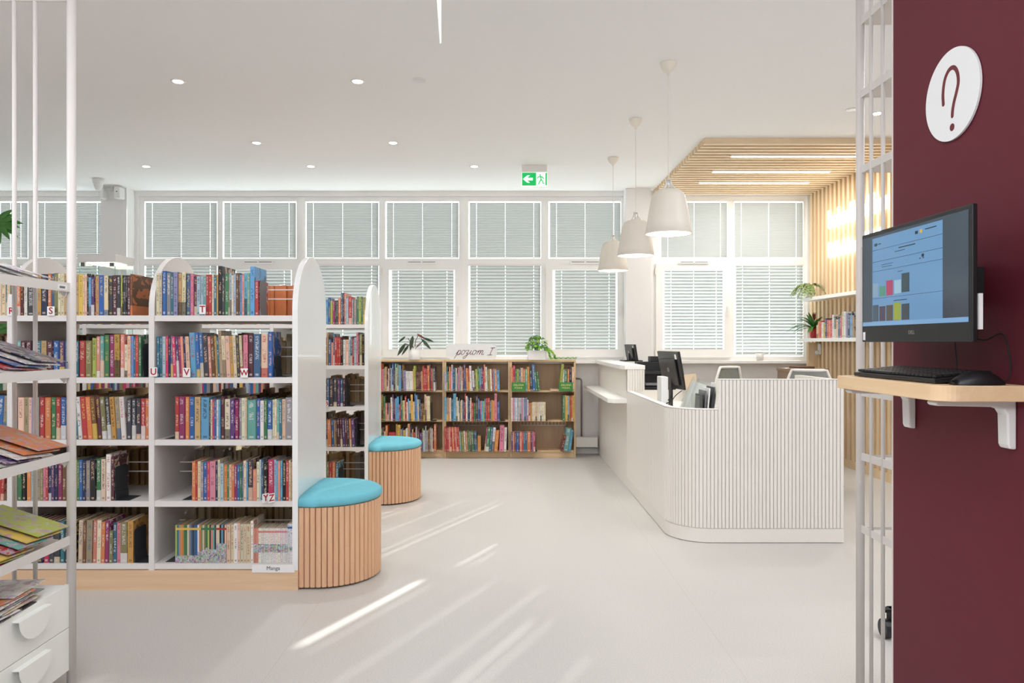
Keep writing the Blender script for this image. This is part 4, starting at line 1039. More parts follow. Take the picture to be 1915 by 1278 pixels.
MB().box(.135, .185, -.158, -.156, .24, .28).build('display', M['steel'], t)
o = MB().box(-.26, .26, -.2, .2, 0, .12).build('printer_riser', M['desk'], loc=(1.66, 8.2, WTZ)); tag(o, 'white riser box under the black printer on the worktop', 'riser')
bpy.data.objects['desk_printer'].location.z = WTZ + .1205
t = empty('document_stand', (X(1239, 6.0), 6.0, WTZ), 'pale grey upright box stand with coiled cable behind the low desk edge', 'stand')
MB().box(-.028, .028, -.08, .08, 0, .36).build('upright_box', M['plastic'], t, bevel=.004)
cs = [(.03 + .012*math.sin(i*.9) - .0022*i + .02, -.09 + .004*math.cos(i*.9), .20 - i*.0042) for i in range(44)]
MB().tube(cs, .004, 5).build('coiled_cable', M['blackm'], t)
def cable(pts, r, label, loc=(0, 0, 0), name='cable'):
    P = [Vector(p) for p in pts]; Q = []; n = len(P)
    for i in range(n - 1):
        p0, p1, p2, p3 = P[max(0, i-1)], P[i], P[i+1], P[min(n-1, i+2)]
        for q in range(8):
            u = q / 8; Q.append(.5 * ((2*p1) + (p2-p0)*u + (2*p0 - 5*p1 + 4*p2 - p3)*u*u + (3*p1 - p0 - 3*p2 + p3)*u**3))
    Q.append(P[-1])
    o = MB().tube(Q, r, 6).build(name, M['blackm'], smooth=True); return tag(o, label, 'cable')
cable([(X(1258, 6.8), 6.82, .95), (X(1252, 6.7), 6.7, .86), (X(1248, 6.5), 6.5, .80), (X(1250, 6.3), 6.3, .768)], .005, 'black cable hanging from the large monitor behind the desk edge')
cable([(X(1272, 6.9), 6.84, .95), (X(1262, 6.7), 6.72, .90), (X(1256, 6.5), 6.55, .83), (X(1253, 6.4), 6.4, .768)], .004, 'second black cable looping below the large monitor')
# acrylic leaflet stand with picture cards
t = empty('leaflet_stand', (X(1278, 5.9), 5.9, WTZ), 'clear acrylic easel holding a pale picture card beside the large monitor', 'leaflet stand', rz=R(12))
mt = Matrix.Rotation(R(14), 4, 'X')
MB().box(-.09, .09, 0, .003, 0, .37, Matrix.Rotation(R(20), 4, 'Y') @ mt).build('acrylic_panel', M['acryl'], t)
MB().box(-.075, .055, .006, .008, .02, .34, Matrix.Rotation(R(20), 4, 'Y') @ mt).build('card', M['card'], t)
t = empty('display_easel', (X(1292, 6.3), 6.3, WTZ), 'small black triangular easel with beige artwork right of the large monitor', 'easel')
MB().prism([(-.07, 0), (.07, 0), (0, .25)], 'Y', 0, .02).build('black_support', M['blackm'], t)
MB().box(.0, .10, .03, .036, .03, .36, Matrix.Rotation(R(-8), 4, 'Y')).build('artwork', plain('beige_artwork', '#d9c3a6', .6), t)
# magazine holder with standing folders
t = empty('magazine_holder', (X(1322, 5.6), 5.6, WTZ), 'clear acrylic holder for the upright folders at the desk step', 'magazine holder')
MB().box(-.09, -.086, -.12, .12, 0, .24).box(.115, .119, -.12, .12, 0, .30).box(-.09, .119, -.12, .12, 0, .004).build('acrylic_shell', M['acryl'], t)
for i, (dx, h_, c, ang, w) in enumerate(((-.070, .24, 'dgrey', 3, 'darkest'), (-.050, .27, 'grey', 4, 'grey'), (-.030, .29, 'plastic', 5, 'pale grey'), (-.008, .30, 'dgrey', 7, 'tall dark'), (.012, .33, 'plastic', 9, 'tall pale'), (.036, .36, 'lbl', 12, 'tallest blue-grey'))):
    mm = M.get(c) or plain('blue_grey_card', '#98a3b4', .5)
    o = MB().box(-.004, .004, -.10, .10, 0, h_).build('magazine', mm, loc=(X(1322, 5.6) + dx, 5.6, WTZ + .0055), rot=(0, R(ang), 0))
    tag(o, w + ' folder standing in the acrylic holder on the desk', 'folder', 'folders in the desk holder')
o = MB().prism(rrect(-.03, .03, -.02, .02, .008), 'Z', 0, .03).build('desk_stapler', M['black'], loc=(X(1284, 5.55), 5.55, WTZ), bevel=.003); tag(o, 'small black stapler lying on the white worktop', 'stapler')
for (px, y, w, h_, c, rz, lb) in ((1262, 5.7, .10, .14, 'card', 20, 'white paper pad on the worktop behind the low desk edge'), (1228, 6.4, .14, .05, 'mag2', 30, 'purple booklet on the worktop left of the document stand'), (1296, 5.55, .12, .06, 'mag3', 10, 'thin red-edged booklet beside the stapler')):
    mm = M.get(c) or plain(c, '#7a4b86' if c == 'mag2' else '#b4565c', .4)
    o = MB().box(-w/2, w/2, -h_/2, h_/2, 0, .008).build('booklet', mm, loc=(X(px, y), y, WTZ + .0003), rot=(0, 0, R(rz))); tag(o, lb, 'booklet')
# office chairs
def chair(x, y, rz, label, sc_=1.0):
    t = empty('office_chair', (x, y, 0), label, 'chair', 'white mesh office chairs', rz=R(rz))
    def bp(u, v):  # curved mesh back
        w = .23 * (1 - .32 * max(0, v - .35) ** 2 * 2.6); return (u*w, .20 + .05*math.sin(v*2.6) - .05*u*u + .10*v*.5, .58 + v * .56)
    rows = [[bp(-1 + i/6, v/8) for i in range(13)] for v in range(9)]
    MB().strip(rows).build('mesh_back', M['meshf'], t, smooth=True)
    loop = [bp(-1, v/8) for v in range(9)] + [bp(-1 + i/6, 1) for i in range(1, 13)] + [bp(1, 1 - v/8) for v in range(1, 9)] + [bp(1 - i/6, 0) for i in range(1, 13)]
    MB().tube(loop, .014, 6).build('back_frame', M['whm'], t, smooth=True)
    MB().prism(rrect(-.24, .24, -.25, .22, .08), 'Z', .44, .50).build('seat', M['meshf'], t, bevel=.012)
    MB().tube([(0, .2, .46), (0, .30, .50), (0, .28, .75)], .018, 8).build('back_support', M['whm'], t)
    MB().tube([(0, 0, .10), (0, 0, .44)], .022, 10).build('gas_column', M['grey'], t)
    for k in range(5):
        a = 2*math.pi*k/5; c, s = math.cos(a), math.sin(a)
        lg = MB().tube([(0, 0, .11), (c*.28, s*.28, .075)], .016, 6).build('leg', M['whm'], t)
        MB().lathe([(.026, -.011), (.026, .011)], seg=14).build('caster', M['black'], lg).matrix_local = Matrix.Translation((c*.28, s*.28, .03)) @ Matrix.Rotation(a, 4, 'Z') @ Matrix.Rotation(R(90), 4, 'X')
chair(X(1356, 7.5) + .20, 7.4, 35, 'white mesh office chair behind the upright folders')
chair(X(1500, 7.0) + .1, 7.0, 150, 'white mesh office chair in front of the slatted wall')
t = empty('storage_box', (X(1497, 8.2), 8.2, 0), 'brown wooden cabinet behind the right office chair', 'cabinet')
MB().box(-.2, .23, -.15, .15, 0, 1.08).box(-.21, .24, -.16, .16, 1.08, 1.11).build('body', wood('walnut_box', '#86705c', '#a58e78', 'X'), t)
MB().prism(rrect(-.10, .13, -.10, .10, .04), 'Z', 1.111, 1.13).build('cushion_edge', M['bk_br'], t)
# sill plant pot
t = empty('succulent_pot', (X(1421, 9.16), 9.16, ZS + .0005), 'small white pot with tiny grey plant on the window sill', 'potted plant')
MB().lathe([(.040, 0), (.052, .09), (.048, .09), (.04, .078), (.001, .078)], seg=20).build('pot', M['pot'], t, smooth=True)
m_ = MB()
for k in range(12):
    a = k * 2.4; r_ = .012 + .0025*k; m_.tube([(r_*.3*math.cos(a), r_*.3*math.sin(a), .076), (r_*math.cos(a), r_*math.sin(a), .10 - .001*k)], .006, 5, rads=[.006, .001])
m_.build('leaves', M['leafc'], t)

# ------------------------------------------------------------------ right wall shelves
for z, w, y0 in ((1.895, 'upper white floating shelf with the trailing cactus plant', 6.9), (1.405, 'lower white floating shelf with red pot and books', 6.9)):
    t = MB().box(3.63 if z > 1.5 else 3.60, 3.809, y0, 9.06, z, z + .04).build('floating_shelf', M['whl'], bevel=.002); tag(t, w, 'shelf', 'white wall shelves')
t = empty('wall_switch', (3.806, 8.95, 1.22), 'small white thermostat switch on the ash slats under the shelf', 'switch')
MB().box(-.012, 0, -.04, .04, .03, .16).build('housing', M['plastic'], t, bevel=.004)
MB().tube([(-.01, 0, .05), (-.05, 0, .05)], .025, 12).build('dial', M['plastic'], t, smooth=True)
t = empty('neon_sign', (3.79, 8.0, 2.62), 'two lines of glowing white script mounted on the ash slatted wall', 'neon sign')
rs = random.Random(21)
for zc, hh, y0, y1, nm in ((.17, .055, 8.68, 7.34, 'upper_script_line'), (-.18, .045, 8.68, 7.5, 'lower_script_line')):
    P = []; y = y0 - 8.0; k = 0
    while y > y1 - 8.0:
        asc = (2.3 if rs.random() < .35 else 1.0); w = .062
        P += [(0, y, zc - hh*.9), (0, y - w*.35, zc + hh*asc), (0, y - w*.05, zc + hh*asc*.95), (0, y - w*.5, zc - hh*.8)]
        y -= w; k += 1
    Q = []; PP = [Vector(p) for p in P]; n = len(PP)
    for i in range(n - 1):
        p0, p1, p2, p3 = PP[max(0, i-1)], PP[i], PP[i+1], PP[min(n-1, i+2)]
        for q in range(5):
            u = q / 5; Q.append(.5 * ((2*p1) + (p2-p0)*u + (2*p0 - 5*p1 + 4*p2 - p3)*u*u + (3*p1 - p0 - 3*p2 + p3)*u**3))
    MB().tube(Q, .009, 6).build(nm, emis('neon_' + nm, '#fffdf8', 6), t)
for yy in (.5, 0, -.4): MB().box(0, .02, yy - .01, yy + .01, .08, .30).box(0, .02, yy - .01, yy + .01, -.25, -.1).build('mount', M['acryl'], t)
# books on the lower shelf: spines face the room (-X)
bs = 'pe 597 or 592 rd 592 wh 594 yl 597 nv 590 rd 592 or 593 hp 594 wh 587 dg 590 pe 594 tl 593 hp 592 cr 586 wh 586 lv 589 nv 589 sb 592 be 593'.split()
y = 8.62; n = len(bs) // 2
for i in range(n):
    k = bs[2*i]; hh = .15 + (597 - float(bs[2*i+1])) * .0085 + .05 * (i / n)
    w = .046 if k not in ('nv', 'dg') else .05
    y -= w
    nm = 'tall %s book, %s from the red pot on the lower wall shelf' % (COL[k][0], ordinal(i+1))
    place_book(0, 'book', 3.625, y + w, 1.4455, w * .95, .15, hh, k, nm, 'books on the lower wall shelf', rotz=R(-90))

# ------------------------------------------------------------------ plants
def leaf(mb, base, tip, width, droop=.0, fold=.15, n=6, side=None):
    b_, t_ = Vector(base), Vector(tip); d = t_ - b_; L_ = d.length
    sd = d.cross(Vector((0, 0, 1)));
    if sd.length < 1e-4: sd = Vector((1, 0, 0))
    sd.normalize()
    if side: sd = Vector(side).normalized()
    up = sd.cross(d).normalized(); rows = []
    for i in range(n + 1):
        u = i / n; w = width * math.sin(math.pi * min(1, u*.96 + .04)) ** .75 * (1 - .35*u) + .0004
        c = b_ + d*u + Vector((0, 0, -droop * L_ * (u*u)))
        rows.append([c - sd*w + up*w*fold, c - up*.0, c + sd*w + up*w*fold])
    mb.strip(rows)
    return rows[-1][1]
# philodendron on the left case
CTOP = Z(673.5, BD) + .0005
t = empty('potted_philodendron', (X(775, 8.97), 8.97, CTOP), 'dark-leaved philodendron in a white pot on the left wooden bookcase', 'potted plant')
MB().lathe([(.062, 0), (.066, .01), (.074, .155), (.070, .155), (.066, .14), (.001, .14)], seg=32).build('pot', M['pot'], t, smooth=True)
def pp(px, py, d=8.9): return Vector((X(px, d) - X(775, 8.97), d - 8.97, Z(py, d) - CTOP))
stems = [[(773, 652), (766, 646), (758, 643)], [(776, 652), (777, 638), (782, 628)], [(777, 652), (784, 643), (789, 640)], [(774, 652), (768, 640), (763, 633)], [(776, 652), (784, 646), (790, 638)], [(774, 650), (765, 645), (755, 646)]]
sm = MB()
for i, s in enumerate(stems): sm.tube([pp(a, b_, 8.95 - .03*(i % 3)) for a, b_ in s], .0045, 6)
sm.build('stems', M['stem'], t, smooth=True)
lv = MB(); lb = MB()
for (a, b_, c, d_, w, q, dd) in ((758, 643, 743, 665, .022, 0, 8.85), (764, 646, 751, 664, .016, 0, 8.95), (772, 629, 767, 655, .024, 0, 8.82), (788, 634, 806, 653, .020, 0, 8.9), (790, 632, 812, 639, .016, 0, 9.0), (758, 630, 744, 641, .013, 0, 9.0), (780, 625, 796, 634, .014, 1, 8.9)):
    leaf(lb if q else lv, pp(a, b_, dd), pp(c, d_, dd), w * 1.15, droop=.05, side=(d_-b_, 0.3*(d_-b_)+.2, (c-a)))
lv.build('leaves', M['leafd'], t); lb.build('young_leaf', M['leafb'], t)
# ivy in white box
t = empty('ivy_planter', (X(1004, 8.97), 8.97, CTOP), 'bright green ivy spilling from a white box on the right bookcase', 'potted plant')
MB().prism(rrect(-.115, .115, -.055, .055, .02), 'Z', 0, .115).build('planter_box', M['pot'], t, bevel=.002)
rn = random.Random(3)
def ivyleaf(mb, c, s, nrm, roll):
    n = Vector(nrm).normalized(); a = n.orthogonal().normalized(); b_ = n.cross(a); ca, sa = math.cos(roll), math.sin(roll)
    e1, e2 = a*ca + b_*sa, b_*ca - a*sa
    o = [(0, -.6), (.55, -.75), (.75, -.2), (1, .1), (.5, .35), (.25, .6), (0, 1), (-.25, .6), (-.5, .35), (-1, .1), (-.75, -.2), (-.55, -.75)]
    st = len(mb.v); mb.v.append(tuple(Vector(c) + n*s*.2))
    for x, y in o: mb.v.append(tuple(Vector(c) + e1*x*s + e2*y*s))
    for k in range(12): mb.f.append((st, st+1+k, st+1+(k+1) % 12))
l1, l2, sm = MB(), MB(), MB()
for k in range(210):
    th = rn.uniform(0, 2*math.pi); ph = rn.uniform(-.25, 1.45); rr = rn.uniform(.72, 1.0)
    c = Vector((math.cos(th)*math.cos(ph)*.15*rr, math.sin(th)*math.cos(ph)*.10*rr, .135 + math.sin(ph)*.165*rr))
    if c.z < .12: c.z = .12 + rn.uniform(0, .05)
    ivyleaf(l1 if rn.random() < .55 else l2, c, rn.uniform(.014, .026), c - Vector((0, 0, .08)) + Vector((0, -.06, .02)), rn.uniform(0, 6.3))
    if k % 4 == 0: sm.tube([(0, 0, .11), tuple(c*.6 + Vector((0, 0, .06))), tuple(c)], .0015, 4)
for (x0, x1) in ((.12, .24), (.10, .18)):
    for k in range(26):
        u = k/25; x = x0 + (x1-x0)*u; c = Vector((x + rn.uniform(-.012, .012), -.06 + rn.uniform(-.02, .02), .14 - .13*u**1.4 + rn.uniform(-.01, .01)))
        c.z = max(.02, c.z); ivyleaf(l1 if k % 3 else l2, c, rn.uniform(.012, .019), (rn.uniform(-.4, .4), -1, .5), rn.uniform(0, 6.3))
for k in range(34):
    u = k/33; c = Vector((.24 + u*.24, -.02 + .03*math.sin(u*9), .018 + .012*abs(math.sin(u*14))))
    ivyleaf(l1 if k % 2 else l2, c, rn.uniform(.008, .013), (rn.uniform(-.4, .4), -.6, 1), rn.uniform(0, 6.3))
sm.tube([(.1, -.03, .12), (.18, -.06, .06), (.25, -.03, .012), (.48, 0, .012)], .002, 4)
l1.build('light_leaves', M['leaf2'], t); l2.build('dark_leaves', M['leaf'], t); sm.build('vines', M['leaf'], t)
# trailing cactus on the upper wall shelf
t = empty('christmas_cactus', (3.69, 8.96, 1.9355), 'trailing segmented cactus in a white pot on the upper wall shelf', 'potted plant')
MB().lathe([(.05, 0), (.07, .11), (.066, .11), (.06, .095), (.001, .095)], seg=28).build('pot', M['pot'], t, smooth=True)
cm = MB()
for k in range(64):
    a = rn.uniform(2.5, 4.6) if k < 54 else rn.uniform(-1.2, .3); p = Vector((0, 0, .10)); v = Vector((math.cos(a)*.6, math.sin(a)*.6, rn.uniform(.9, 2.2))).normalized()
    ns = rn.randint(5, 8)
    for s in range(ns):
        q = p + v * .042
        leaf(cm, p, q, .014, n=3, side=(math.sin(a), -math.cos(a), .2)); p = q
        v = (v + Vector((math.cos(a)*.30, math.sin(a)*.30, rn.uniform(-.75, -.40)))).normalized()
cm.build('segmented_stems', M['leafc'], t)
# bromeliad in red pot
t = empty('bromeliad', (3.70, 8.86, 1.4455), 'strap-leaved bromeliad in a glossy red pot beside the shelf books', 'potted plant')
MB().lathe([(.040, 0), (.056, .03), (.062, .07), (.058, .115), (.052, .125), (.048, .118), (.001, .11)], seg=32).build('pot', M['redpot'], t, smooth=True)
lm_ = MB()
for k in range(34):
    a = k * 2.399; l_ = .24 + .14 * ((k * 37 % 10) / 10); el = .25 + .9 * ((k * 13 % 10) / 10)
    if math.cos(a) > .1: l_ *= .34
    rows = []; p = Vector((0, 0, .11)); dirv = Vector((math.cos(a), math.sin(a), 0)); sd = Vector((-math.sin(a), math.cos(a), 0))
    n = 8
    for i in range(n+1):
        u = i/n; c = p + dirv * (l_ * u * math.cos(el)) + Vector((0, 0, l_ * (u*math.sin(el)*1.2 - .55*u*u*math.cos(el))))
        w = .019 * (math.sin(math.pi * (u*.85 + .15)) ** .7) + .0006
        rows.append([c - sd*w + Vector((0, 0, w*.35)), c, c + sd*w + Vector((0, 0, w*.35))])
    lm_.strip(rows)
lm_.build('leaves', M['leaf'], t)
fb = MB()
for k in range(10): a = k*2.4; leaf(fb, (0, 0, .20 + .004*k), (.028*math.cos(a), .028*math.sin(a), .27 + .006*k), .012)
fb.tube([(0, 0, .1), (0, 0, .26)], .006, 6).build('flower', M['leafb'], t)
# fan palm leaf reaching in at the left edge
t = empty('potted_fan_palm', (-4.35, 6.0, 0), 'green fan palm leaf entering at the left edge of the photo', 'potted plant')
MB().lathe([(.14, 0), (.18, .32), (.17, .32), (.16, .28), (.001, .28)], seg=28).build('pot', M['pot'], t, smooth=True)
tipv = Vector((X(-8, 6) + 4.35, 0, Z(412, 6))); sm = MB()
sm.tube([(0, 0, .25), (-.02, 0, 1.2), tipv*.5 + Vector((-.03, 0, 1.3)), tipv], .012, 6)
pl = MB()
for k in range(11):
    a = R(-88 + k * 13.5); L_ = .20 + .03*math.sin(k*2.1)
    e = tipv + Vector((math.cos(a)*L_, rn.uniform(-.05, .05), math.sin(a)*L_*.75 - .02))
    leaf(pl, tipv, e, .030, droop=.12, n=7, side=(-math.sin(a), .2, math.cos(a)))
for q, (dx, dz, dy) in enumerate(((-.35, .9, .2), (.0, 1.5, .25), (-.3, 2.0, -.1))):
    c0 = Vector((dx, dy, dz)); sm.tube([(0, 0, .25), c0*.6, c0], .01, 6)
    for k in range(11):
        a = R(k*30); leaf(pl, c0, c0 + Vector((math.cos(a)*.22, .05, math.sin(a)*.2)), .03, droop=.1, n=6, side=(-math.sin(a), .2, math.cos(a)))
sm.build('stems', M['leaf'], t); pl.build('leaves', M['leaf'], t)
# glass display case behind the rows
t = empty('glass_display_case', (-3.95, 7.33, 0), 'glass display case with white lit top behind the left shelving', 'display case', rz=R(0))
y0 = 7.55
MB().box(-.18, .18, -.18, .18, 0, .9).build('base_cabinet', M['whl'], t)
MB().box(-.185, .185, -.185, .185, 2.175, 2.25).build('top_box', M['whl'], t, bevel=.002)
g = MB()
for a in ((-.17, .17, -.172, -.168), (-.17, .17, .168, .172), (-.174, -.17, -.165, .165), (.17, .174, -.165, .165)): g.box(*a, .901, 2.174)
g.build('glass_walls', M['glass'], t)
for a, b_ in ((-.174, -.174), (.168, -.174), (.168, .168), (-.174, .168)): MB().box(a, a + .006, b_, b_ + .006, .902, 2.173).build('glass_edge', M['aqua'], t)
MB().box(-.165, .165, -.165, .165, 1.55, 1.556).build('glass_shelf', M['aqua'], t)
MB().box(-.13, .13, -.13, .13, 2.166, 2.1745).build('light_panel', M['led_on'], t)
MB().box(.12, .16, -.176, -.16, 2.135, 2.17).box(-.16, -.12, -.176, -.16, 2.135, 2.17).build('hinge', M['grey'], t)

# ================================================================== LEFT MAGAZINE RACK
RX, RY = -1.76, 3.0
t = empty('magazine_rack', (RX, RY, 0), 'white steel magazine rack with sloping shelves and two drawers, left foreground', 'magazine rack')
MB().tube([(0, 0, .0), (0, 0, 2.82)], .0175, 20).build('post', M['rackm'], t, smooth=True)
MB().tube([(-.44, 0, .0), (-.44, 0, 2.82)], .0175, 16).build('post', M['rackm'], t, smooth=True)
for x in (X(66, RY) - RX, X(27, RY) - RX, X(-12, RY) - RX, X(-51, RY) - RX):
    MB().tube([(x, 0, .06), (x, 0, 2.79)], .0085, 12).build('rod', M['rackm'], t, smooth=True)
MB().tube([(-.44, 0, 2.79), (0, 0, 2.79)], .009, 10).build('top_crossbar', M['rackm'], t, smooth=True)
MB().tube([(0, -1.2, 0), (0, -1.2, 2.82)], .0175, 16).build('post', M['rackm'], t, smooth=True)
MB().tube([(-.44, -1.2, 0), (-.44, -1.2, 2.82)], .0175, 16).build('post', M['rackm'], t, smooth=True)
RL = [1.638, 1.292, .957, .618]
SLOPE = 18
for k, z in enumerate(RL):
    s = MB().prism([(0.004, z), (.004, z - .036), (0, z - .036), (-.002, z - .033), (-.002, z)], 'Y', -1.18, -.017)
    s.build('front_rail', M['rackm'], t)
    ca, sa = math.cos(R(SLOPE)), math.sin(R(SLOPE))
    MB().prism([(-.004, z - .034), (-.004, z - .031), (-.43*ca, z - .031 + .43*sa), (-.43*ca, z - .034 + .43*sa)], 'Y', -1.18, -.017).build('sloping_shelf', M['rackm'], t)
    MB().prism([(0, z - .036), (-.05, z - .018), (-.01, z - .06)], 'Y', -.03, -.027).build('bracket', M['rackm'], t)
# cabinet with drawers
MB().box(-.44, -.02, -1.18, -.018, .075, .42).build('cabinet_body', M['draw'], t)
for zc in (.250, .0755):
    dr = MB().box(-.0185, 0.0, -1.18, -.012, zc, zc + .172).build('drawer', M['draw'], t, bevel=.0015)
    for yc in (-.265,):
        pr = [(-.1, 0)] + [(-.1 + (.2 * i / 16), 0) for i in range(1, 17)]
        half = [(yc + .095*math.cos(R(a)), -.085*math.sin(R(a))) for a in range(0, 181, 10)]
        m_ = MB().prism([(p[0], zc + .145 + p[1]) for p in half], 'X', .024, .0265)
        m_.box(0, .0265, yc - .095, yc + .095, zc + .145, zc + .148)
        h_ = m_.build('drawer_handle', M['draw'], dr)
# magazines
MAGC = ['wh', 'sb', 'or', 'rd', 'lm', 'yl', 'pk', 'dg', 'br', 'tl', 'gr', 'cr', 'nv', 'bl']
mm0 = MB().box(-.14, .14, -.105, .105, 0, .004).mesh('magazine'); mm0.materials.append(M['mag'])
pr0 = bpy.data.objects.new('magazine', mm0)
shelfcols = [['wh', 'gy', 'wh', 'br', 'wh', 'dg'], ['nv', 'wh', 'bl', 'rd', 'wh', 'dn', 'br', 'gr'], ['or', 'or', 'wh', 'pp', 'wh', 'br', 'or', 'dg'], ['lm', 'yl', 'tg', 'rd', 'yl', 'lm', 'hp', 'gr', 'or', 'wh']]
lvl = ['top', 'second', 'third', 'fourth']
for k, z in enumerate(RL):
    cs = shelfcols[k]; n = len(cs)
    for i, c in enumerate(cs):
        o = pr0.copy(); C.objects.link(o)
        off = .145 + rn.uniform(-.004, .006); ca, sa = math.cos(R(SLOPE)), math.sin(R(SLOPE))
        nz = .002 + (n - 1 - i) * .0085
        o.location = (RX - .006 - off*ca + nz*sa, RY - .135 - i * .052 - (0 if k else .1), z - .031 + off*sa + nz*ca)
        o.rotation_euler = (R(-3.5), R(SLOPE), R(rn.uniform(-2, 2)))
        q = COL[c][1]; o.color = q
        tag(o, '%s magazine, %s from the far end on the %s sloping rack shelf' % (COL[c][0], ordinal(i+1), lvl[k]), 'magazine', 'magazines on the rack')
for i, (c, dy, rz) in enumerate((('wh', -.23, 4), ('or', -.30, -5), ('wh', -.34, 3), ('gy', -.26, -2), ('wh', -.36, 6), ('cr', -.30, 0), ('wh', -.42, -4), ('dg', -.33, 2))):
    o = pr0.copy(); C.objects.link(o); nz = .421 + (7 - i) * .0072
    o.location = (RX - .165 + .004*i, RY + dy, nz); o.rotation_euler = (0, 0, R(rz)); o.color = COL[c][1]
    tag(o, '%s magazine, %s from top of the flat pile on the rack drawers' % (COL[c][0], ordinal(i+1)), 'magazine', 'magazines on the rack')
sc0 = MB().box(0, .0006, -.032, .032, -.012, .010).build('barcode_label', M['card'], bpy.data.objects['magazine_rack'], loc=(.0045, -.07, RL[0] - .019))
MB().box(.0006, .0009, -.018, .018, -.006, .003).build('barcode', M['grey'], sc0)

# ================================================================== BURGUNDY WALL, RIGHT RACK, CATALOGUE COMPUTER
WXX = 1.27; WFY = 2.433
struct(MB().box(WXX, WXX + .12, -.3, WFY - .012, 0, CZ).build('wall_partition', M['burg']))
struct(MB().box(WXX + .001, WXX + .12, WFY - .012, WFY, 0, CZ).build('trim_5', M['rackm']))
t = empty('question_sign', (WXX, 2.0925, 2.10), 'round white sign with a dark red question mark on the burgundy wall', 'sign')
pr = [(-.004, 0)]
MB().prism([(.127*math.cos(R(a)), .1285*math.sin(R(a))) for a in range(0, 360, 5)], 'X', -.008, -.002).build('disc', M['sign'], t)
q = [(-.046, -.020), (-.048, .012), (-.038, .050), (-.014, .072), (.014, .072), (.034, .052), (.040, .022), (.030, -.004), (.016, -.030), (.008, -.052), (.006, -.068)]
P = [Vector((-.0085, -a, b_ + .002)) for a, b_ in q]; Q = []; n = len(P)
P = [Vector((-.0085, -p[0] * .82, p[1] * .96 + .004)) for p in q]
for i in range(n - 1):
    p0, p1, p2, p3 = P[max(0, i-1)], P[i], P[i+1], P[min(n-1, i+2)]
    for k in range(6):
        u = k/6; Q.append(.5 * ((2*p1) + (p2-p0)*u + (2*p0 - 5*p1 + 4*p2 - p3)*u*u + (3*p1 - p0 - 3*p2 + p3)*u**3))
Q.append(P[-1])
def flatstroke(pts, r, x, th):
    m_ = MB(); out = []; inn = []
    for i, p in enumerate(pts):
        d = (pts[min(len(pts)-1, i+1)] - pts[max(0, i-1)]); d.x = 0; d.normalize(); nrm = Vector((0, -d.z, d.y))
        out.append((p.y + nrm.y*r, p.z + nrm.z*r)); inn.append((p.y - nrm.y*r, p.z - nrm.z*r))
    for i in range(len(pts) - 1):
        m_.prism([out[i], out[i+1], inn[i+1], inn[i]], 'X', x, x + th)
    return m_
m_ = flatstroke(Q, .0062, -.0088, .0008)
for c in (Q[0], Q[-1]): m_.prism([(c.y + .0062*math.cos(R(a)), c.z + .0062*math.sin(R(a))) for a in range(0, 360, 30)], 'X', -.00885, -.008)
m_.prism([(-.004 + .0105*math.cos(R(a)), -.093 + .0105*math.sin(R(a))) for a in range(0, 360, 15)], 'X', -.0088, -.008)
m_.build('question_mark', M['dred'], t)
# right rack
t = empty('open_rack', (1.44, 3.0, 0), 'tall white steel rack with thin rods and metal shelves behind the burgundy wall', 'rack')
MB().tube([(0, 0, 0), (0, 0, 3.2)], .0165, 18).build('post', M['rackm'], t, smooth=True)
MB().tube([(0, -.46, 0), (0, -.46, 3.2)], .0165, 14).build('post', M['rackm'], t, smooth=True)
MB().tube([(.4, 0, 0), (.4, 0, 3.2)], .0165, 14).build('post', M['rackm'], t, smooth=True)
MB().tube([(.4, -.46, 0), (.4, -.46, 3.2)], .0165, 14).build('post', M['rackm'], t, smooth=True)
for dy in (-.09, -.18, -.27, -.36): MB().tube([(0, dy, 0.03), (0, dy, 3.17)], .0075, 10).build('rod', M['rackm'], t, smooth=True)
for z in (3.0, 2.70, 2.405, 2.10, 1.80, 1.50, 1.20, .942, .65):
    MB().box(0, .40, -.45, -.0, z - .012, z - .009).box(-.004, 0, -.46, 0, z - .018, z + .012).box(.0, .4, -.003, 0, z - .012, z).build('shelf', M['rackm'], t)
t = empty('swivel_castor', (X(1652, 3.5), 3.5, 0), 'black castor wheel on the floor behind the right rack', 'castor')
MB().tube([(-.005, 0, .045), (.03, 0, .045)], .044, 24).build('wheel', M['black'], t, smooth=False)
MB().box(.03, .10, -.03, .03, .05, .14).box(-.0, .10, -.02, .02, .125, .14).build('fork', M['blackm'], t)
# wall board on brackets
t = empty('wall_desk_board', (WXX, 2.075, 1.294), 'light ash board shelf on the burgundy wall under the monitor', 'shelf')
BXO = 1.05 - WXX; ya, yb = 1.788 - 2.075, 2.361 - 2.075
MB().prism([(0, ya)] + arc(BXO + .05, ya + .05, .05, 270, 180, 8) + arc(BXO + .03, yb - .03, .03, 180, 90, 6) + [(0, yb)], 'Z', -.039, 0).build('board', M['wood_bd'], t, bevel=.002)
for yc in (1.855, 2.305):
    b_ = [(-.001, -.04), (-.20, -.04)] + [(-.205, -.045), (-.2, -.052)] + arc(-.045, -.082, .03, 90, 0, 6)[0:] + [(-.016, -.158), (-.012, -.163), (-.001, -.163)]
    b_ = [(-.001, -.0395), (-.198, -.0395), (-.204, -.046), (-.198, -.053), (-.05, -.056), (-.032, -.062), (-.024, -.075), (-.022, -.150), (-.018, -.160), (-.001, -.162)]
    MB().prism(b_, 'Y', yc - 2.075 - .02, yc - 2.075 + .02).build('bracket', M['plastic'], t, bevel=.004)
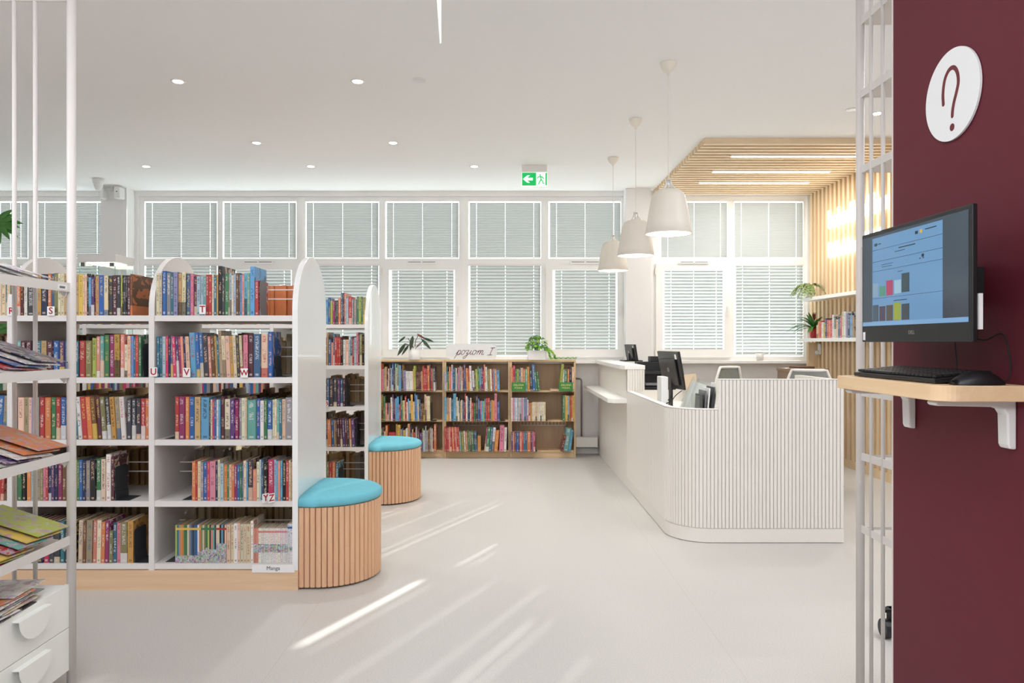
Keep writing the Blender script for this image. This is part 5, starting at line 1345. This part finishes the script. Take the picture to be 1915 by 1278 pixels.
# monitor
MX = 1.10
t = empty('catalogue_monitor', (WXX, 2.012, 1.40), 'black all-in-one computer with blue catalogue page, mounted on burgundy wall', 'monitor')
f = MX - WXX; hw = .269; hh = .328
MB().box(f, f + .014, -hw, hw, 0, hh).box(f + .014, f + .028, -hw + .03, hw - .03, .02, hh - .03).build('casing', M['black'], t, bevel=.003)
MB().box(f + .028, f + .05, -hw*.6, hw*.6, .05, .26).box(f + .05, 0, -.05, .05, .10, .20).build('wall_mount', M['blackm'], t)
def sq(u0, u1, v0, v1, off=.0006):
    """rectangle on the screen face; u from the far (left) side, v up, both 0..1 of the visible screen"""
    sy1, sy0 = hw - .008, -hw + .012; sz0, sz1 = .048, hh - .012
    ya_ = sy1 + (sy0 - sy1)*u0; yb_ = sy1 + (sy0 - sy1)*u1
    return (f - off, f - off + .0004, min(ya_, yb_), max(ya_, yb_), sz0 + (sz1-sz0)*v0, sz0 + (sz1-sz0)*v1)
def scr(name, col, e): return plain(name, col, .12, emit=e, noise=0.0)
MB().box(*sq(0, 1, 0, 1)).build('screen', scr('screen_side', '#35424e', .10), t)
pg = bpy.data.objects[t.name]
MB().box(*sq(.115, .80, .045, .97, .0011)).build('web_page', scr('screen_page', '#5a82a6', .30), t)
MB().box(*sq(0, 1, 0, .045, .0011)).build('taskbar', scr('screen_bar', '#688fb2', .34), t)
mk = scr('screen_dark', '#1f2c36', .05); l_ = MB()
for (u0, u1, v0, v1) in ((.115, .80, .835, .838), (.115, .80, .705, .708), (.115, .80, .60, .6025), (.115, .80, .30, .3025), (.14, .17, .88, .91), (.40, .56, .80, .81), (.36, .46, .77, .776), (.22, .34, .66, .664), (.22, .33, .635, .639), (.62, .64, .66, .69), (.60, .61, .645, .655), (.63, .64, .645, .655), (.56, .585, .90, .93), (.65, .75, .92, .93), (.18, .21, .89, .90), (.39, .44, .555, .56), (.35, .48, .255, .262)): l_.box(*sq(u0, u1, v0, v1, .0015))
l_.build('page_lines', mk, t)
thumbs = [(.12, .18, .32, .47, '#7b98ad'), (.195, .26, .32, .43, '#4f8a76'), (.27, .34, .32, .48, '#a33a5c'), (.355, .425, .33, .47, '#8fb0c4'), (.43, .505, .335, .53, '#2f4248'),
          (.12, .185, .05, .23, '#3a4c5a'), (.195, .26, .05, .21, '#46384a'), (.27, .34, .05, .215, '#4a4640'), (.35, .42, .05, .235, '#8f9a34'), (.43, .505, .05, .215, '#39474c'), (.605, .625, .90, .935, '#c9a53a')]
for i, (u0, u1, v0, v1, c) in enumerate(thumbs): MB().box(*sq(u0, u1, v0, v1, .0015)).build('cover_thumbnail', scr('thumb_%d' % i, c, .12), t)
lettering('DELL', .014, M['steel'], t, (f - .0006, -.01, .026), rot=(R(90), 0, R(-90)), depth=.0002, bold=.0004)
MB().box(f - .0006, f, hw - .022, hw - .008, .006, .030).build('sticker', M['card'], t)
MB().box(f + .016, f + .024, -hw - .003, -hw + .02, .03, .115).build('side_tag', M['card'], t)
# keyboard
t = empty('computer_keyboard', (1.15, 2.075, 1.2945), 'black keyboard on the ash board below the monitor', 'keyboard')
mt = Matrix.Rotation(R(4), 4, 'Y')
mt = Matrix.Translation((-.07, 0, .001)) @ Matrix.Rotation(R(-5), 4, 'Y')
MB().prism([(0, 0), (.145, 0), (.145, .014), (.0, .012)], 'Y', -.215, .215, mt).build('base', M['black'], t, bevel=.002)
ky = MB()
for r_ in range(6):
    for c in range(21):
        if r_ == 0 and 5 <= c <= 9: continue
        ky.box(.008 + r_*.0225, .008 + r_*.0225 + .017, .203 - c*.0197 - .0165, .203 - c*.0197, .0135, .0205, mt)
ky.box(.008, .025, .203 - 10*.0197 + .003, .203 - 5*.0197, .0135, .0205, mt)
ky.build('keys', M['black'], t, bevel=.0012)
# mouse
t = empty('computer_mouse', (1.163, 1.825, 1.2945), 'black mouse on the near end of the ash board', 'mouse')
rows = []
for i in range(13):
    u = i/12; x = -.062 + .124*u; wv = .031 * math.sin(math.pi*(.06 + .88*u)) ** .45; hv = .036 * math.sin(math.pi*(.03 + .80*u + .12*u*u)) ** .7
    rows.append([(x, wv*math.cos(R(a)), max(0.0006, hv * max(0, math.sin(R(a))) ** .6)) for a in range(0, 181, 15)])
m_ = MB().strip(rows)
m_.f.append(tuple(range(13))); m_.build('shell', M['black'], t, smooth=True)
MB().tube([(.028, -.005, .027), (.028, .005, .027)], .008, 12).build('scroll_wheel', M['blackm'], t)
cable([(1.225, 1.83, 1.302), (1.25, 1.835, 1.31), (1.262, 1.85, 1.36), (1.264, 1.88, 1.42), (1.25, 1.93, 1.405), (1.23, 1.98, 1.42)], .0018, 'thin black mouse cable curling up the burgundy wall')
cable([(1.225, 2.02, 1.302), (1.24, 2.03, 1.33), (1.245, 2.05, 1.41)], .0018, 'thin black keyboard cable rising to the monitor')

# ================================================================== CAMERA, LIGHT
cam = bpy.data.cameras.new('camera'); cam.sensor_width = 36; cam.lens = 36 * F / 1915; cam.shift_x = (957.5 - CX) / 1915; cam.shift_y = (CY - 639) / 1915
cam.clip_start = .05
co = bpy.data.objects.new('camera', cam); C.objects.link(co); co.location = (0, 0, EH); co.rotation_euler = (R(90), 0, 0)
bpy.context.scene.camera = co

w = bpy.data.worlds.new('overcast_daylight'); bpy.context.scene.world = w; w.use_nodes = True
bg = w.node_tree.nodes['Background']; bg.inputs[0].default_value = (.86, .94, 1.0, 1); bg.inputs[1].default_value = 3.8
sun = bpy.data.lights.new('sun', 'SUN'); sun.energy = 16; sun.angle = R(.55); sun.color = (1, .99, .97)
so = bpy.data.objects.new('sun', sun); C.objects.link(so)
so.rotation_euler = Vector((-.440, -.9, -.441)).to_track_quat('-Z', 'Y').to_euler(); so.location = (6, 14, 6)
def area(x, y, z, sx, sy, e, col=(1, .97, .93), rot=(0, 0, 0), name='ceiling_lamp'):
    l = bpy.data.lights.new(name, 'AREA'); l.shape = 'RECTANGLE'; l.size = sx; l.size_y = sy; l.energy = e; l.color = col
    o = bpy.data.objects.new(name, l); C.objects.link(o); o.location = (x, y, z); o.rotation_euler = rot
WC = (.94, .96, 1.02)
area(-3.5, 1.0, 3.26, 1.6, 4.0, 66, WC); area(-.6, .8, 3.26, 1.2, 4.4, 46, WC)  # added fill lights, out of view, brightening the near side of the room
area(3.0, 2.2, 3.26, 1.0, 4.0, 60, WC)  # another added fill, out of view, for desk front and right foreground
area(-1.0, -1.6, 3.0, 5.0, .8, 74, WC, rot=(R(68), 0, 0))  # unseen fill behind the camera, added to light window wall and fronts
for y in led_y: area(2.87, y, CZ - .072, 1.2, .03, 10, (.98, .98, .97), name='led_strip_light')
for y in (5.03, 6.30, 7.62):
    l = bpy.data.lights.new('pendant_bulb', 'SPOT'); l.energy = 28; l.spot_size = R(140); l.spot_blend = 1; l.shadow_soft_size = .08; l.color = (1, .98, .95)
    o = bpy.data.objects.new('pendant_bulb', l); C.objects.link(o); o.location = (1.11, y, CZ - 1.17)
sc_ = bpy.context.scene
sc_.view_settings.view_transform = 'Standard'; sc_.view_settings.look = 'None'; sc_.view_settings.gamma = 1; sc_.view_settings.use_curve_mapping = False
sc_.view_settings.exposure = 0.27
sc_.cycles.max_bounces = 8; sc_.cycles.diffuse_bounces = 5; sc_.cycles.sample_clamp_indirect = 8
sc_.cycles.use_denoising = True
